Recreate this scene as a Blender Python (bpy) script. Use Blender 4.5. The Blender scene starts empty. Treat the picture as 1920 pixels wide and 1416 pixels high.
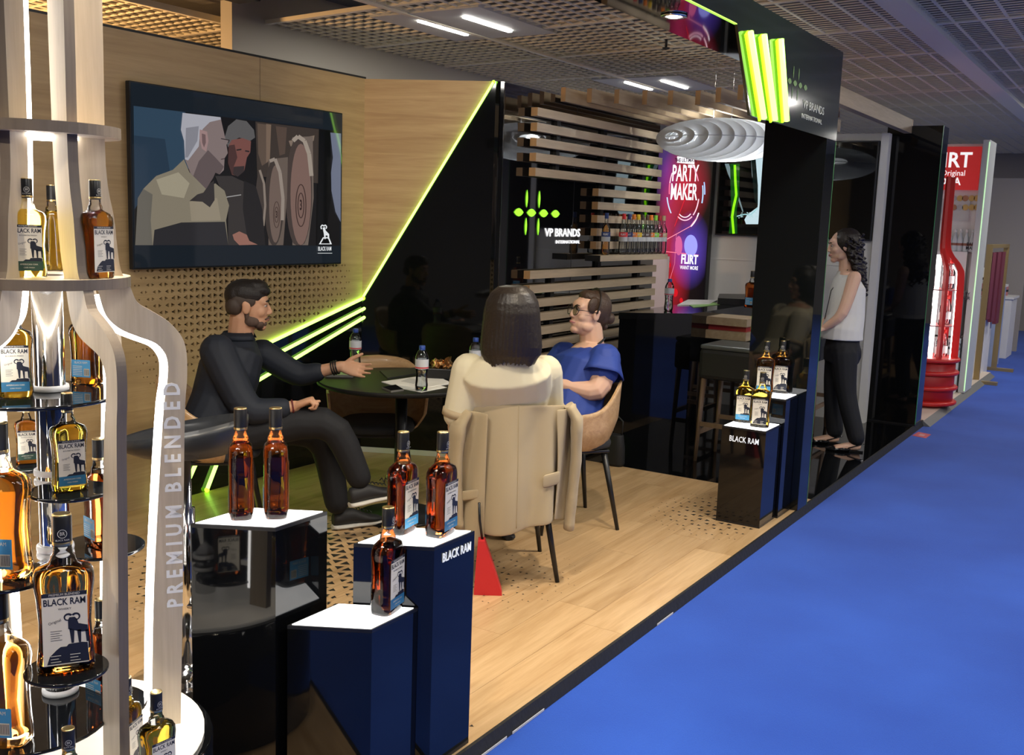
import bpy, bmesh, math, random
import numpy as np
from mathutils import Vector, Matrix, Euler
random.seed(7)
S = bpy.context.scene
COL = S.collection
# ------------------------------------------------------------------ camera
CAM_H = 1.6; FPX = 1930.0
YAW, PITCH, ROLL = math.radians(32.094), math.radians(8.8065), math.radians(-2.008)
_f = Vector((-math.sin(YAW)*math.cos(PITCH), math.cos(YAW)*math.cos(PITCH), -math.sin(PITCH)))
_r = Vector((math.cos(YAW), math.sin(YAW), 0)); _d = _f.cross(_r)
CR = math.cos(ROLL)*_r + math.sin(ROLL)*_d
CD = -math.sin(ROLL)*_r + math.cos(ROLL)*_d
CF = _f
CAMP = Vector((0, 0, CAM_H))
cd = bpy.data.cameras.new('camera'); cam = bpy.data.objects.new('camera', cd); COL.objects.link(cam)
cd.sensor_fit = 'HORIZONTAL'; cd.sensor_width = 36.0; cd.lens = FPX/1920*36.0; cd.clip_start = .05; cd.clip_end = 200
cam.matrix_world = Matrix(((CR.x, -CD.x, -CF.x, 0), (CR.y, -CD.y, -CF.y, 0), (CR.z, -CD.z, -CF.z, CAM_H), (0, 0, 0, 1)))
S.camera = cam
S.view_settings.view_transform = 'Standard'; S.view_settings.look = 'None'
S.view_settings.gamma = 1.0; S.view_settings.use_curve_mapping = False
S.view_settings.exposure = 0.0
# dim indirect light of the big hall around the stand
W = bpy.data.worlds.new('hall_air'); S.world = W; W.use_nodes = True
W.node_tree.nodes['Background'].inputs[0].default_value = (1, .96, .9, 1)
W.node_tree.nodes['Background'].inputs[1].default_value = .03

def ray(u, v): return CF + CR*((u-960)/FPX) + CD*((v-708)/FPX)
def onz(u, v, z): d = ray(u, v); return CAMP + d*((z-CAM_H)/d.z)
def onx(u, v, x): d = ray(u, v); return CAMP + d*(x/d.x)
def ony(u, v, y): d = ray(u, v); return CAMP + d*(y/d.y)
def atd(u, v, dep): return CAMP + ray(u, v)*dep

# ------------------------------------------------------------------ materials
_M = {}
def nodes_of(name):
    m = bpy.data.materials.new(name); m.use_nodes = True
    nt = m.node_tree; return m, nt, nt.nodes['Principled BSDF']
def mat(name, c=(.8, .8, .8), r=.5, metal=0, spec=.5, em=None, es=0, tr=0, ior=1.45, coat=0, sheen=0, bump=0, bscale=60, var=0, vscale=8, sub=0):
    if name in _M: return _M[name]
    m, nt, b = nodes_of(name)
    b.inputs['Base Color'].default_value = (*c, 1); b.inputs['Roughness'].default_value = r
    b.inputs['Metallic'].default_value = metal; b.inputs['Specular IOR Level'].default_value = spec
    b.inputs['IOR'].default_value = ior; b.inputs['Transmission Weight'].default_value = tr
    b.inputs['Coat Weight'].default_value = coat; b.inputs['Sheen Weight'].default_value = sheen
    if sub:
        b.inputs['Subsurface Weight'].default_value = sub; b.inputs['Subsurface Radius'].default_value = (.02, .008, .004)
        b.inputs['Subsurface Scale'].default_value = .5
    if em: b.inputs['Emission Color'].default_value = (*em, 1); b.inputs['Emission Strength'].default_value = es
    if bump or var:
        tc = nt.nodes.new('ShaderNodeTexCoord'); n = nt.nodes.new('ShaderNodeTexNoise')
        n.inputs['Scale'].default_value = bscale if bump else vscale; n.inputs['Detail'].default_value = 4
        nt.links.new(tc.outputs['Object'], n.inputs['Vector'])
        if bump:
            bp = nt.nodes.new('ShaderNodeBump'); bp.inputs['Strength'].default_value = bump; bp.inputs['Distance'].default_value = .004
            nt.links.new(n.outputs[0], bp.inputs['Height']); nt.links.new(bp.outputs[0], b.inputs['Normal'])
        if var:
            n2 = nt.nodes.new('ShaderNodeTexNoise'); n2.inputs['Scale'].default_value = vscale; n2.inputs['Detail'].default_value = 5
            nt.links.new(tc.outputs['Object'], n2.inputs['Vector'])
            rp = nt.nodes.new('ShaderNodeValToRGB')
            rp.color_ramp.elements[0].position = .3; rp.color_ramp.elements[1].position = .7
            rp.color_ramp.elements[0].color = (*[x*(1-var) for x in c], 1); rp.color_ramp.elements[1].color = (*[min(1, x*(1+var)) for x in c], 1)
            nt.links.new(n2.outputs[0], rp.inputs[0]); nt.links.new(rp.outputs[0], b.inputs['Base Color'])
    _M[name] = m; return m
def emis(name, c, s):
    if name in _M: return _M[name]
    m, nt, b = nodes_of(name)
    b.inputs['Base Color'].default_value = (*[min(1, x)*.6 for x in c], 1); b.inputs['Roughness'].default_value = .4
    b.inputs['Emission Color'].default_value = (*c, 1); b.inputs['Emission Strength'].default_value = s
    _M[name] = m; return m
def wood(name, c1, c2, axis='Y', r=.42, gs=1.0, rnd=0.0, coat=0):
    if name in _M: return _M[name]
    m, nt, b = nodes_of(name); L = nt.links.new
    tc = nt.nodes.new('ShaderNodeTexCoord'); mp = nt.nodes.new('ShaderNodeMapping')
    k = {'X': (.9, 14, 14), 'Y': (14, .9, 14), 'Z': (14, 14, .9)}[axis]
    mp.inputs['Scale'].default_value = [q*gs for q in k]
    L(tc.outputs['Object'], mp.inputs['Vector'])
    if rnd:
        oi = nt.nodes.new('ShaderNodeObjectInfo'); mu = nt.nodes.new('ShaderNodeVectorMath'); mu.operation = 'SCALE'
        cx = nt.nodes.new('ShaderNodeCombineXYZ')
        for i in range(3): L(oi.outputs['Random'], cx.inputs[i])
        mu.inputs['Scale'].default_value = 37.0; L(cx.outputs[0], mu.inputs[0]); L(mu.outputs[0], mp.inputs['Location'])
    n = nt.nodes.new('ShaderNodeTexNoise'); n.inputs['Scale'].default_value = 1.6; n.inputs['Detail'].default_value = 7; n.inputs['Roughness'].default_value = .62; n.inputs['Distortion'].default_value = .7
    L(mp.outputs[0], n.inputs['Vector'])
    n2 = nt.nodes.new('ShaderNodeTexNoise'); n2.inputs['Scale'].default_value = 9; n2.inputs['Detail'].default_value = 3
    L(mp.outputs[0], n2.inputs['Vector'])
    ad = nt.nodes.new('ShaderNodeMath'); ad.operation = 'MULTIPLY_ADD'; ad.inputs[1].default_value = .3
    L(n2.outputs[0], ad.inputs[0]); L(n.outputs[0], ad.inputs[2])
    rp = nt.nodes.new('ShaderNodeValToRGB'); e = rp.color_ramp.elements
    e[0].position = .42; e[0].color = (*c1, 1); e[1].position = .86; e[1].color = (*c2, 1)
    L(ad.outputs[0], rp.inputs[0])
    out = rp.outputs[0]
    if rnd:
        hs = nt.nodes.new('ShaderNodeHueSaturation'); ma = nt.nodes.new('ShaderNodeMapRange')
        ma.inputs['To Min'].default_value = 1-rnd; ma.inputs['To Max'].default_value = 1+rnd
        L(oi.outputs['Random'], ma.inputs['Value']); L(ma.outputs[0], hs.inputs['Value']); L(out, hs.inputs['Color']); out = hs.outputs[0]
    L(out, b.inputs['Base Color']); b.inputs['Roughness'].default_value = r; b.inputs['Coat Weight'].default_value = coat
    bp = nt.nodes.new('ShaderNodeBump'); bp.inputs['Strength'].default_value = .12; bp.inputs['Distance'].default_value = .002
    L(ad.outputs[0], bp.inputs['Height']); L(bp.outputs[0], b.inputs['Normal'])
    _M[name] = m; return m
def thinglass(name, tint=(1, 1, 1), f=.08, rough=.02):
    if name in _M: return _M[name]
    m, nt, b = nodes_of(name); L = nt.links.new; nt.nodes.remove(b)
    o = nt.nodes['Material Output']; t = nt.nodes.new('ShaderNodeBsdfTransparent'); g = nt.nodes.new('ShaderNodeBsdfGlossy')
    t.inputs[0].default_value = (*tint, 1); g.inputs['Roughness'].default_value = rough
    lw = nt.nodes.new('ShaderNodeFresnel'); lw.inputs[0].default_value = 1.45
    a = nt.nodes.new('ShaderNodeMath'); a.operation = 'ADD'; a.inputs[1].default_value = f-.035; a.use_clamp = True
    mx = nt.nodes.new('ShaderNodeMixShader'); L(lw.outputs[0], a.inputs[0]); L(a.outputs[0], mx.inputs[0])
    L(t.outputs[0], mx.inputs[1]); L(g.outputs[0], mx.inputs[2]); L(mx.outputs[0], o.inputs[0])
    _M[name] = m; return m

OAK = lambda ax, n='': wood('oak_'+ax+n, (.42, .27, .135), (.62, .44, .25), ax)
BLACKGLOSS = mat('black_gloss', (.0035, .0038, .0045), .04, spec=.6)
BLACKSAT = mat('black_satin', (.010, .010, .011), .35)
BLACKMATTE = mat('black_matte', (.012, .012, .013), .6)
CHROME = mat('chrome', (.78, .79, .8), .08, metal=1)
WHITE = mat('white_paint', (.72, .71, .68), .45)
LEDW = emis('led_white', (1, .97, .93), 12)
GREEN = emis('neon_green', (.33, 1.0, .02), 6)
GREENCORE = emis('neon_green_core', (.46, 1.0, .12), 4.6)

# ------------------------------------------------------------------ mesh helpers
def tri(bm): return bm
def box(bm, lo, hi, M=None, mi=0, bev=0):
    lo = Vector(lo); hi = Vector(hi)
    vs = [bm.verts.new((x, y, z)) for z in (lo.z, hi.z) for y in (lo.y, hi.y) for x in (lo.x, hi.x)]
    fs = [bm.faces.new([vs[i] for i in q]) for q in ((0, 2, 3, 1), (4, 5, 7, 6), (0, 1, 5, 4), (2, 6, 7, 3), (0, 4, 6, 2), (1, 3, 7, 5))]
    for f in fs: f.material_index = mi
    if bev:
        es = list({e for f in fs for e in f.edges})
        r = bmesh.ops.bevel(bm, geom=es, offset=bev, segments=2, profile=.5, affect='EDGES', clamp_overlap=True)
        vs = list({v for f in r['faces'] for v in f.verts} | {v for v in vs if v.is_valid} | {v for f in fs if f.is_valid for v in f.verts})
        for f in {f for v in vs for f in v.link_faces}: f.material_index = mi
    if M is not None: bmesh.ops.transform(bm, matrix=M, verts=vs)
    return vs
def cbox(bm, c, s, M=None, mi=0, bev=0):
    c = Vector(c); h = Vector(s)/2; return box(bm, c-h, c+h, M, mi, bev)
def poly(bm, pts, mi=0):
    f = bm.faces.new([bm.verts.new(p) for p in pts]); f.material_index = mi; return f
def prism(bm, pts, off, mi=0):
    """extrude a planar polygon by vector off into a closed solid"""
    off = Vector(off); a = [bm.verts.new(p) for p in pts]; b = [bm.verts.new(Vector(p)+off) for p in pts]
    n = len(a); fs = [bm.faces.new(a[::-1]), bm.faces.new(b)]
    for i in range(n): fs.append(bm.faces.new((a[i], a[(i+1) % n], b[(i+1) % n], b[i])))
    for f in fs: f.material_index = mi
    return fs
def frame_of(d):
    d = Vector(d).normalized(); a = Vector((0, 0, 1)) if abs(d.z) < .92 else Vector((0, 1, 0))
    s = d.cross(a).normalized(); return s, s.cross(d).normalized()
def loft(bm, rings, mi=0, cap=True, closed=False, smooth=True):
    vv = [[bm.verts.new(p) for p in r] for r in rings]; n = len(vv[0])
    rng = range(len(vv) if closed else len(vv)-1)
    for i in rng:
        a, b = vv[i], vv[(i+1) % len(vv)]
        for j in range(n):
            f = bm.faces.new((a[j], a[(j+1) % n], b[(j+1) % n], b[j])); f.material_index = mi; f.smooth = smooth
    if cap and not closed:
        f = bm.faces.new(vv[0][::-1]); f.material_index = mi; f = bm.faces.new(vv[-1]); f.material_index = mi
    return vv
def tube(bm, pts, r, n=8, mi=0, closed=False, flat=1.0):
    pts = [Vector(p) for p in pts]; m = len(pts)
    rs = r if isinstance(r, (list, tuple)) else [r]*m
    rings = []; up = None
    for i, p in enumerate(pts):
        if closed: d = pts[(i+1) % m]-pts[i-1]
        else: d = pts[min(i+1, m-1)]-pts[max(i-1, 0)]
        d.normalize()
        if up is None: s, up = frame_of(d)
        else:
            s = d.cross(up)
            if s.length < 1e-5: s, up = frame_of(d)
            s.normalize(); up = s.cross(d).normalized()
        rings.append([p + s*(rs[i]*math.cos(2*math.pi*k/n)) + up*(rs[i]*flat*math.sin(2*math.pi*k/n)) for k in range(n)])
    return loft(bm, rings, mi, True, closed)
def lathe(bm, prof, n=24, mi=0, M=None, cap=True):
    rings = [[Vector((r*math.cos(2*math.pi*k/n), r*math.sin(2*math.pi*k/n), z)) for k in range(n)] for r, z in prof]
    if M is not None: rings = [[M @ p for p in r] for r in rings]
    return loft(bm, rings, mi, cap)
def ell(bm, c, r, M=None, nu=14, nv=9, mi=0):
    c = Vector(c); rings = []
    for i in range(1, nv):
        a = math.pi*i/nv
        rings.append([Vector((r[0]*math.sin(a)*math.cos(2*math.pi*k/nu), r[1]*math.sin(a)*math.sin(2*math.pi*k/nu), -r[2]*math.cos(a)))+c for k in range(nu)])
    if M is not None: rings = [[M @ p for p in q] for q in rings]
    return loft(bm, rings, mi, True)
def NB(): return bmesh.new()
def setp(o, label=None, cat=None, group=None, kind=None):
    if label: o['label'] = label
    if cat: o['category'] = cat
    if group: o['group'] = group
    if kind: o['kind'] = kind
    return o
def obj(name, bm, m, parent=None, label=None, cat=None, group=None, kind=None, loc=None, rot=None, world=False, nrm=True, smooth=None):
    if world and parent is not None:
        mw = parent.matrix_basis.copy(); pp = parent.parent
        while pp: mw = pp.matrix_basis @ mw; pp = pp.parent
        bmesh.ops.transform(bm, matrix=mw.inverted(), verts=bm.verts)
    if nrm: bmesh.ops.recalc_face_normals(bm, faces=bm.faces)
    me = bpy.data.meshes.new(name); bm.to_mesh(me); bm.free()
    for q in (m if isinstance(m, (list, tuple)) else [m]): me.materials.append(q)
    if smooth is not None:
        me.polygons.foreach_set('use_smooth', [smooth]*len(me.polygons))
    o = bpy.data.objects.new(name, me); COL.objects.link(o)
    if parent: o.parent = parent
    if loc is not None: o.location = loc
    if rot is not None: o.rotation_euler = rot
    return setp(o, label, cat, group, kind)
def meshobj(name, me, parent=None, M=None):
    o = bpy.data.objects.new(name, me); COL.objects.link(o); o.parent = parent
    if M is not None: o.matrix_basis = M
    return o
def thing(name, label, cat, loc=(0, 0, 0), rz=0, group=None, kind=None):
    o = bpy.data.objects.new(name, None); COL.objects.link(o); o.location = loc; o.rotation_euler = (0, 0, rz)
    o.empty_display_size = .1
    o.matrix_basis = Matrix.Translation(loc) @ Matrix.Rotation(rz, 4, 'Z')
    return setp(o, label, cat, group, kind)
def copy_tree(o, parent=None):
    c = o.copy(); COL.objects.link(c); c.parent = parent
    for ch in list(o.children): copy_tree(ch, c)
    return c
def place(o, loc, rz=0, scale=None, label=None, group=None):
    o.matrix_basis = Matrix.Translation(loc) @ Matrix.Rotation(rz, 4, 'Z') @ (Matrix.Diagonal((*scale, 1)) if scale else Matrix())
    return setp(o, label, None, group)
def remat(o, old, new):
    """give a copied part its own mesh data with another material"""
    for ch in [o]+list(o.children_recursive):
        if ch.type == 'MESH' and any(q and q.name == old for q in ch.data.materials):
            ch.data = ch.data.copy()
            for i, q in enumerate(ch.data.materials):
                if q and q.name == old: ch.data.materials[i] = new
_T = {}
def text_bm(bm, body, M, size=1.0, ext=.0, xs=1.0, mi=0, bold=0.0, space=1.0, align='CENTER'):
    key = (body, size, ext, bold, space, align)
    if key not in _T:
        cu = bpy.data.curves.new('t', 'FONT'); cu.body = body; cu.size = size; cu.extrude = ext; cu.offset = bold; cu.space_character = space
        cu.align_x = align; cu.align_y = 'CENTER'; cu.resolution_u = 2
        o = bpy.data.objects.new('t', cu); COL.objects.link(o)
        dg = bpy.context.evaluated_depsgraph_get(); me = bpy.data.meshes.new_from_object(o.evaluated_get(dg))
        bpy.data.objects.remove(o); bpy.data.curves.remove(cu); _T[key] = me
    me = _T[key]; n0 = len(bm.verts); f0 = len(bm.faces)
    bm.from_mesh(me); bm.verts.ensure_lookup_table(); bm.faces.ensure_lookup_table()
    for f in bm.faces[f0:]: f.material_index = mi
    bmesh.ops.transform(bm, matrix=M @ Matrix.Diagonal((xs, 1, 1, 1)), verts=bm.verts[n0:])
def basis(o, right, up):
    r = Vector(right).normalized(); u = Vector(up).normalized(); n = r.cross(u)
    return Matrix(((r.x, u.x, n.x, o[0]), (r.y, u.y, n.y, o[1]), (r.z, u.z, n.z, o[2]), (0, 0, 0, 1)))
def fuse(name, bm, m, parent, voxel=.006, smooth=3, **k):
    """join overlapping closed pieces into one continuous surface"""
    bmesh.ops.recalc_face_normals(bm, faces=bm.faces)
    me = bpy.data.meshes.new(name); bm.to_mesh(me); bm.free()
    o = bpy.data.objects.new(name, me); COL.objects.link(o)
    q = o.modifiers.new('r', 'REMESH'); q.mode = 'VOXEL'; q.voxel_size = voxel; q.use_smooth_shade = True
    if smooth:
        q = o.modifiers.new('s', 'SMOOTH'); q.factor = .5; q.iterations = smooth
    dg = bpy.context.evaluated_depsgraph_get(); me2 = bpy.data.meshes.new_from_object(o.evaluated_get(dg))
    bpy.data.objects.remove(o); bpy.data.meshes.remove(me)
    me2.name = name
    if parent is not None:
        mw = parent.matrix_basis.copy(); me2.transform(mw.inverted())
    me2.materials.clear(); me2.materials.append(m)
    o = bpy.data.objects.new(name, me2); COL.objects.link(o); o.parent = parent
    return setp(o, **k)
# ================================================================== STRUCTURE
XE = -1.63                      # aisle edge of the platform
XT = -4.48                      # wall with the big television
XS = -3.68                      # glossy wall with slats
C0 = Vector((XT, 5.24, 0)); AZ = math.radians(65)
ADIR = Vector((math.sin(AZ), math.cos(AZ), 0)); ANRM = Vector((ADIR.y, -ADIR.x, 0))   # faces the table
ALEN = .905
# carpet
m, nt, b = nodes_of('blue_carpet'); _M['blue_carpet'] = m
tc = nt.nodes.new('ShaderNodeTexCoord'); n = nt.nodes.new('ShaderNodeTexNoise'); n.inputs['Scale'].default_value = 260; n.inputs['Detail'].default_value = 2
n2 = nt.nodes.new('ShaderNodeTexNoise'); n2.inputs['Scale'].default_value = 1.3; n2.inputs['Detail'].default_value = 4
mx = nt.nodes.new('ShaderNodeMath'); mx.operation = 'MULTIPLY_ADD'; mx.inputs[1].default_value = .35
rp = nt.nodes.new('ShaderNodeValToRGB'); rp.color_ramp.elements[0].position = .35; rp.color_ramp.elements[1].position = .95
rp.color_ramp.elements[0].color = (.010, .050, .32, 1); rp.color_ramp.elements[1].color = (.022, .090, .48, 1)
for s_ in (n, n2): nt.links.new(tc.outputs['Object'], s_.inputs['Vector'])
nt.links.new(n.outputs[0], mx.inputs[0]); nt.links.new(n2.outputs[0], mx.inputs[2]); nt.links.new(mx.outputs[0], rp.inputs[0]); nt.links.new(rp.outputs[0], b.inputs['Base Color'])
b.inputs['Roughness'].default_value = .95; b.inputs['Specular IOR Level'].default_value = .1; b.inputs['Sheen Weight'].default_value = .15
bp = nt.nodes.new('ShaderNodeBump'); bp.inputs['Strength'].default_value = .35; bp.inputs['Distance'].default_value = .003
nt.links.new(n.outputs[0], bp.inputs['Height']); nt.links.new(bp.outputs[0], b.inputs['Normal'])
bm = NB(); box(bm, (-9, -3, -.12), (7, 26, -.045)); obj('floor', bm, m, kind='structure', label='bright blue exhibition carpet of the aisle', cat='floor')
# platform base and black edge trim
bm = NB(); box(bm, (XT-.15, .2, -.044), (XE-.012, 9.3, -.010)); plat = obj('platform_floor', bm, BLACKSAT, kind='structure', label='low wooden exhibition platform with oak planks', cat='floor')
TRIMM = mat('black_edge_tape', (.012, .012, .013), .55, bump=.6, bscale=35)
bm = NB(); prism(bm, [(XE-.012, .2, .001), (XE, .2, .001), (XE+.016, .2, -.044), (XE-.012, .2, -.044)], (0, 9.1, 0)); obj('trim_1', bm, TRIMM, kind='structure', label='black tape along the platform edge', cat='trim')
bm = NB()
for (u, v, l) in ((905, 1412, .28), (995, 1348, .2), (1262, 1160, .16)):
    p = onz(u, v, -.03); box(bm, (XE+.0155, p.y-l/2, -.044), (XE+.0175, p.y+l/2, -.036))
obj('tape_scuff', bm, mat('scuff', (.6, .6, .6), .6), bpy.data.objects['trim_1'])
FLW = wood('floor_oak', (.40, .24, .105), (.60, .405, .215), 'Y', r=.36, gs=.8, rnd=.07, coat=.1)
px0, yend = XT, 6.03; wpl = .19; k = 0; x = XE-.012
while x > XT+.01:
    y = .2-random.random()*.9; xa = max(XT, x-wpl)
    while y < yend:
        y2 = min(yend, y+1.2); ya = max(.2, y)
        if y2-ya > .02:
            bm = NB(); box(bm, (xa+.0006, ya+.0006, -.010), (x-.0006, y2-.0006, 0)); obj('plank', bm, FLW, plat)
        y += 1.2
    x -= wpl
bm = NB(); box(bm, (XS-.1, yend, -.010), (XE-.012, 9.28, .0)); obj('black_floor_panel', bm, BLACKGLOSS, plat, label='glossy black floor panel')
# inlaid triangles in the wooden floor
INL = mat('floor_print_black', (.02, .018, .016), .5)
bm = NB()
def tri_pair(bm, c, ax, up, s, gap, off):
    ax = Vector(ax); up = Vector(up); off = Vector(off)
    for sg in (-1, 1):
        b0 = c+ax*(sg*gap)+off; poly(bm, [b0+up*s*.62, b0-up*s*.62, b0+ax*(sg*s)])
for (cx, cy, rx, ry, smax) in ((-3.32, 3.35, .75, .85, .052), (-1.93, 5.38, .42, .52, .034), (-1.72, 2.2, .16, .45, .034), (-2.45, 3.75, .5, .55, .016), (-2.75, 2.7, .5, .5, .036)):
    nr = int(ry/.05)
    for i in range(-nr, nr+1):
        for j in range(-14, 15):
            xx = cx+(j+.5*(i % 2))*.125; yy = cy+i*.058
            q = math.hypot((xx-cx)/rx, (yy-cy)/ry)
            s = smax*max(0, 1.15-q)
            if s > .005 and XT+.05 < xx < XE-.06 and yy < yend-.05: tri_pair(bm, Vector((xx, yy, .0008)), (1, 0, 0), (0, 1, 0), min(s, smax), .012, (0, 0, 0))
obj('floor_triangle_print', bm, INL, plat, kind='stuff')

# ---- television wall: perforated oak panel, black lower panel
WW = wood('wall_oak', (.40, .275, .13), (.56, .40, .205), 'Y', r=.5, gs=.7)
def wl(u, v, x=XT): p = onx(u, v, x); return (p.y, p.z)
L1 = [wl(679, 558), wl(420, 680), (wl(343, 838)[0], wl(343, 838)[1])]
def seg_to_floor(a, b): t = a[1]/(a[1]-b[1]); return (a[0]+(b[0]-a[0])*t, 0.0)
L1b = seg_to_floor(wl(420, 680), wl(360, 807))
L2 = [wl(683, 577), wl(437, 705)]; L2b = seg_to_floor(wl(437, 705), wl(343, 922))
L3 = [wl(687, 591), wl(458, 727)]; L3b = seg_to_floor(wl(458, 727), wl(386, 920))
outline = [(.2, 0), L1b, L1[1], (5.24, L1[0][1]), (5.24, 2.45), (.2, 2.45)]
def side(p, a, b): return (b[0]-a[0])*(p[1]-a[1])-(b[1]-a[1])*(p[0]-a[0])
cu = bpy.data.curves.new('w', 'CURVE'); cu.dimensions = '2D'; cu.fill_mode = 'BOTH'; cu.extrude = .009
def spl(pts):
    s = cu.splines.new('POLY'); s.points.add(len(pts)-1)
    for q, p in zip(s.points, pts): q.co = (p[0], p[1], 0, 1)
    s.use_cyclic_u = True
spl(outline)
for i in range(19):
    z = 1.262-i*.0372
    for j in range(24):
        y = 3.30+(j+.5*(i % 2))*.0835
        q = max(0, 1-abs((y-4.28)/.88)**2.2)*max(0, min(1, (1.05-i/19)*1.5))
        s = .031*q**.55
        if s < .007 or side((y, z), L1[1], (5.24, L1[0][1])) < .035 or y > 5.16: continue
        if z < .9 and side((y, z), L1b, L1[1]) < .03: continue
        for sg in (-1, 1):
            b0 = y+sg*.0085; spl([(b0, z+s*.52), (b0, z-s*.52), (b0+sg*s, z)])
o = bpy.data.objects.new('w', cu); COL.objects.link(o)
dg = bpy.context.evaluated_depsgraph_get(); me = bpy.data.meshes.new_from_object(o.evaluated_get(dg)); bpy.data.objects.remove(o)
bmw = NB(); bmw.from_mesh(me); bmesh.ops.transform(bmw, matrix=Matrix(((0, 0, 1, XT-.009), (1, 0, 0, 0), (0, 1, 0, 0), (0, 0, 0, 1))), verts=bmw.verts)
for f in bmw.faces: f.smooth = False
bmw2 = NB(); box(bmw2, (XT-.12, .2, -.02), (XT-.055, 5.26, 2.45))
wall = obj('wall_left', bmw2, BLACKMATTE, kind='structure', label='wood panelled wall behind the television with triangle perforations', cat='wall')
pan = obj('perforated_panel', bmw, WW, wall, label='oak veneer panel pierced with paired triangles')
bm = NB(); prism(bm, [(XT-.012, *p) for p in (L1b, L1[1], (5.24, L1[0][1]), (5.24, 0))], (.010, 0, 0)); obj('black_panel', bm, BLACKGLOSS, wall, label='glossy black lower panel')
bm = NB()
for yy in (2.55, 4.33): box(bm, (XT-.0005, yy-.0012, 1.3), (XT+.0006, yy+.0012, 2.45))
obj('panel_joint', bm, mat('joint_dark', (.12, .08, .04), .7), wall)
bm = NB(); box(bm, (XT-.12, .2, 2.45), (XT+.002, 5.25, 2.462)); obj('wall_cap', bm, BLACKSAT, wall)
def neon(name, pts, label, r=.010, grp='green neon lines on the television wall', em=GREENCORE):
    t = thing(name, label, 'neon light', pts[0], 0, grp)
    bm = NB(); tube(bm, pts, r, 8); obj('tube', bm, em, t, world=True)
    for p in (pts[0], pts[-1]):
        bm = NB(); ell(bm, p, (r*1.25,)*3, nu=8, nv=6); obj('end_cap', bm, GREEN, t, world=True)
    return t
NX = XT+.012
neon('neon_tube', [(NX, 5.235, L1[0][1]-.004), (NX, L1[1][0], L1[1][1]-.004), (NX, L1b[0], .012)], 'long green neon tube along the edge of the perforated oak panel', .011)
neon('neon_tube', [(NX, *L2[0]), (NX, *L2[1]), (NX, L2b[0], .012)], 'middle of the three green neon tubes behind the seated man', .011)
neon('neon_tube', [(NX, *L3[0]), (NX, *L3[1]), (NX, L3b[0], .012)], 'lowest of the three green neon tubes behind the seated man', .011)
# ---- angled wall
aw = thing('wall_angled', 'angled wall split diagonally into oak and glossy black', 'wall', C0, math.atan2(ADIR.y, ADIR.x), kind='structure')
def ap(s, z, off=0.0): return C0+ADIR*s+Vector((0, 0, z))+ANRM*off
def a_of(u, v):
    d = ray(u, v); t = ANRM.dot(C0-CAMP)/ANRM.dot(d); p = CAMP+d*t; return (ADIR.dot(p-C0), p.z)
top = 2.45; dg_t = (a_of(925, 148)[0], top); dg_b = (0, 1.045)
WA = wood('angled_oak', (.42, .265, .125), (.60, .42, .22), 'X', r=.48, gs=.75)
bm = NB(); prism(bm, [ap(0, dg_b[1]), ap(dg_t[0], top), ap(0, top)], -ANRM*.02)
o = obj('oak_panel', bm, WA, aw, world=True); 
bm = NB(); prism(bm, [ap(0, 0), ap(ALEN, 0), ap(ALEN, top), ap(*dg_t), ap(*dg_b)], -ANRM*.02); obj('black_panel', bm, BLACKGLOSS, aw, world=True)
bm = NB(); prism(bm, [ap(-.03, 0, -.021), ap(ALEN, 0, -.021), ap(ALEN, top, -.021), ap(-.03, top, -.021)], -ANRM*.07); obj('backing', bm, BLACKSAT, aw, world=True)
bm = NB(); prism(bm, [ap(0, .001, .0005), ap(ALEN, .001, .0005), ap(ALEN, .035, .0005), ap(0, .035, .0005)], ANRM*.012); obj('baseboard', bm, WHITE, aw, world=True)
neon('neon_tube', [ap(dg_b[0]+.004, dg_b[1]-.004, .01), ap(dg_t[0]+.004, top-.004, .01)], 'thin green neon line running diagonally up the angled wall', .0075)
# ---- slatted glossy wall
ws = thing('wall_slatted', 'glossy black wall with oak slats behind the bar', 'wall', (XS, 5.62, 0), 0, kind='structure')
bm = NB(); box(bm, (XS-.06, 5.60, 0), (XS, 8.05, 2.45)); obj('black_panel', bm, mat('black_mirror', (.004, .004, .005), .025, spec=1.0, coat=1.0), ws, world=True)
bm = NB(); box(bm, (XS-.001, 6.62, .05), (XS+.0008, 6.624, 2.44)); obj('panel_joint', bm, BLACKMATTE, ws, world=True)
SL = wood('slat_oak', (.52, .40, .26), (.70, .56, .38), 'Y', r=.5)
SLE = wood('slat_oak_end', (.40, .22, .09), (.5, .3, .14), 'Z', r=.5)
zt = 2.325; me_long = me_short = None
def slat(y0, y1, z):
    bm = NB(); box(bm, (XS+.025, y0, z-.055), (XS+.075, y1, z))
    for f in bm.faces:
        if abs(f.calc_center_median().y-y0) < 1e-4: f.material_index = 1
    obj('slat', bm, [SL, SLE], ws, world=True)
    
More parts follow.
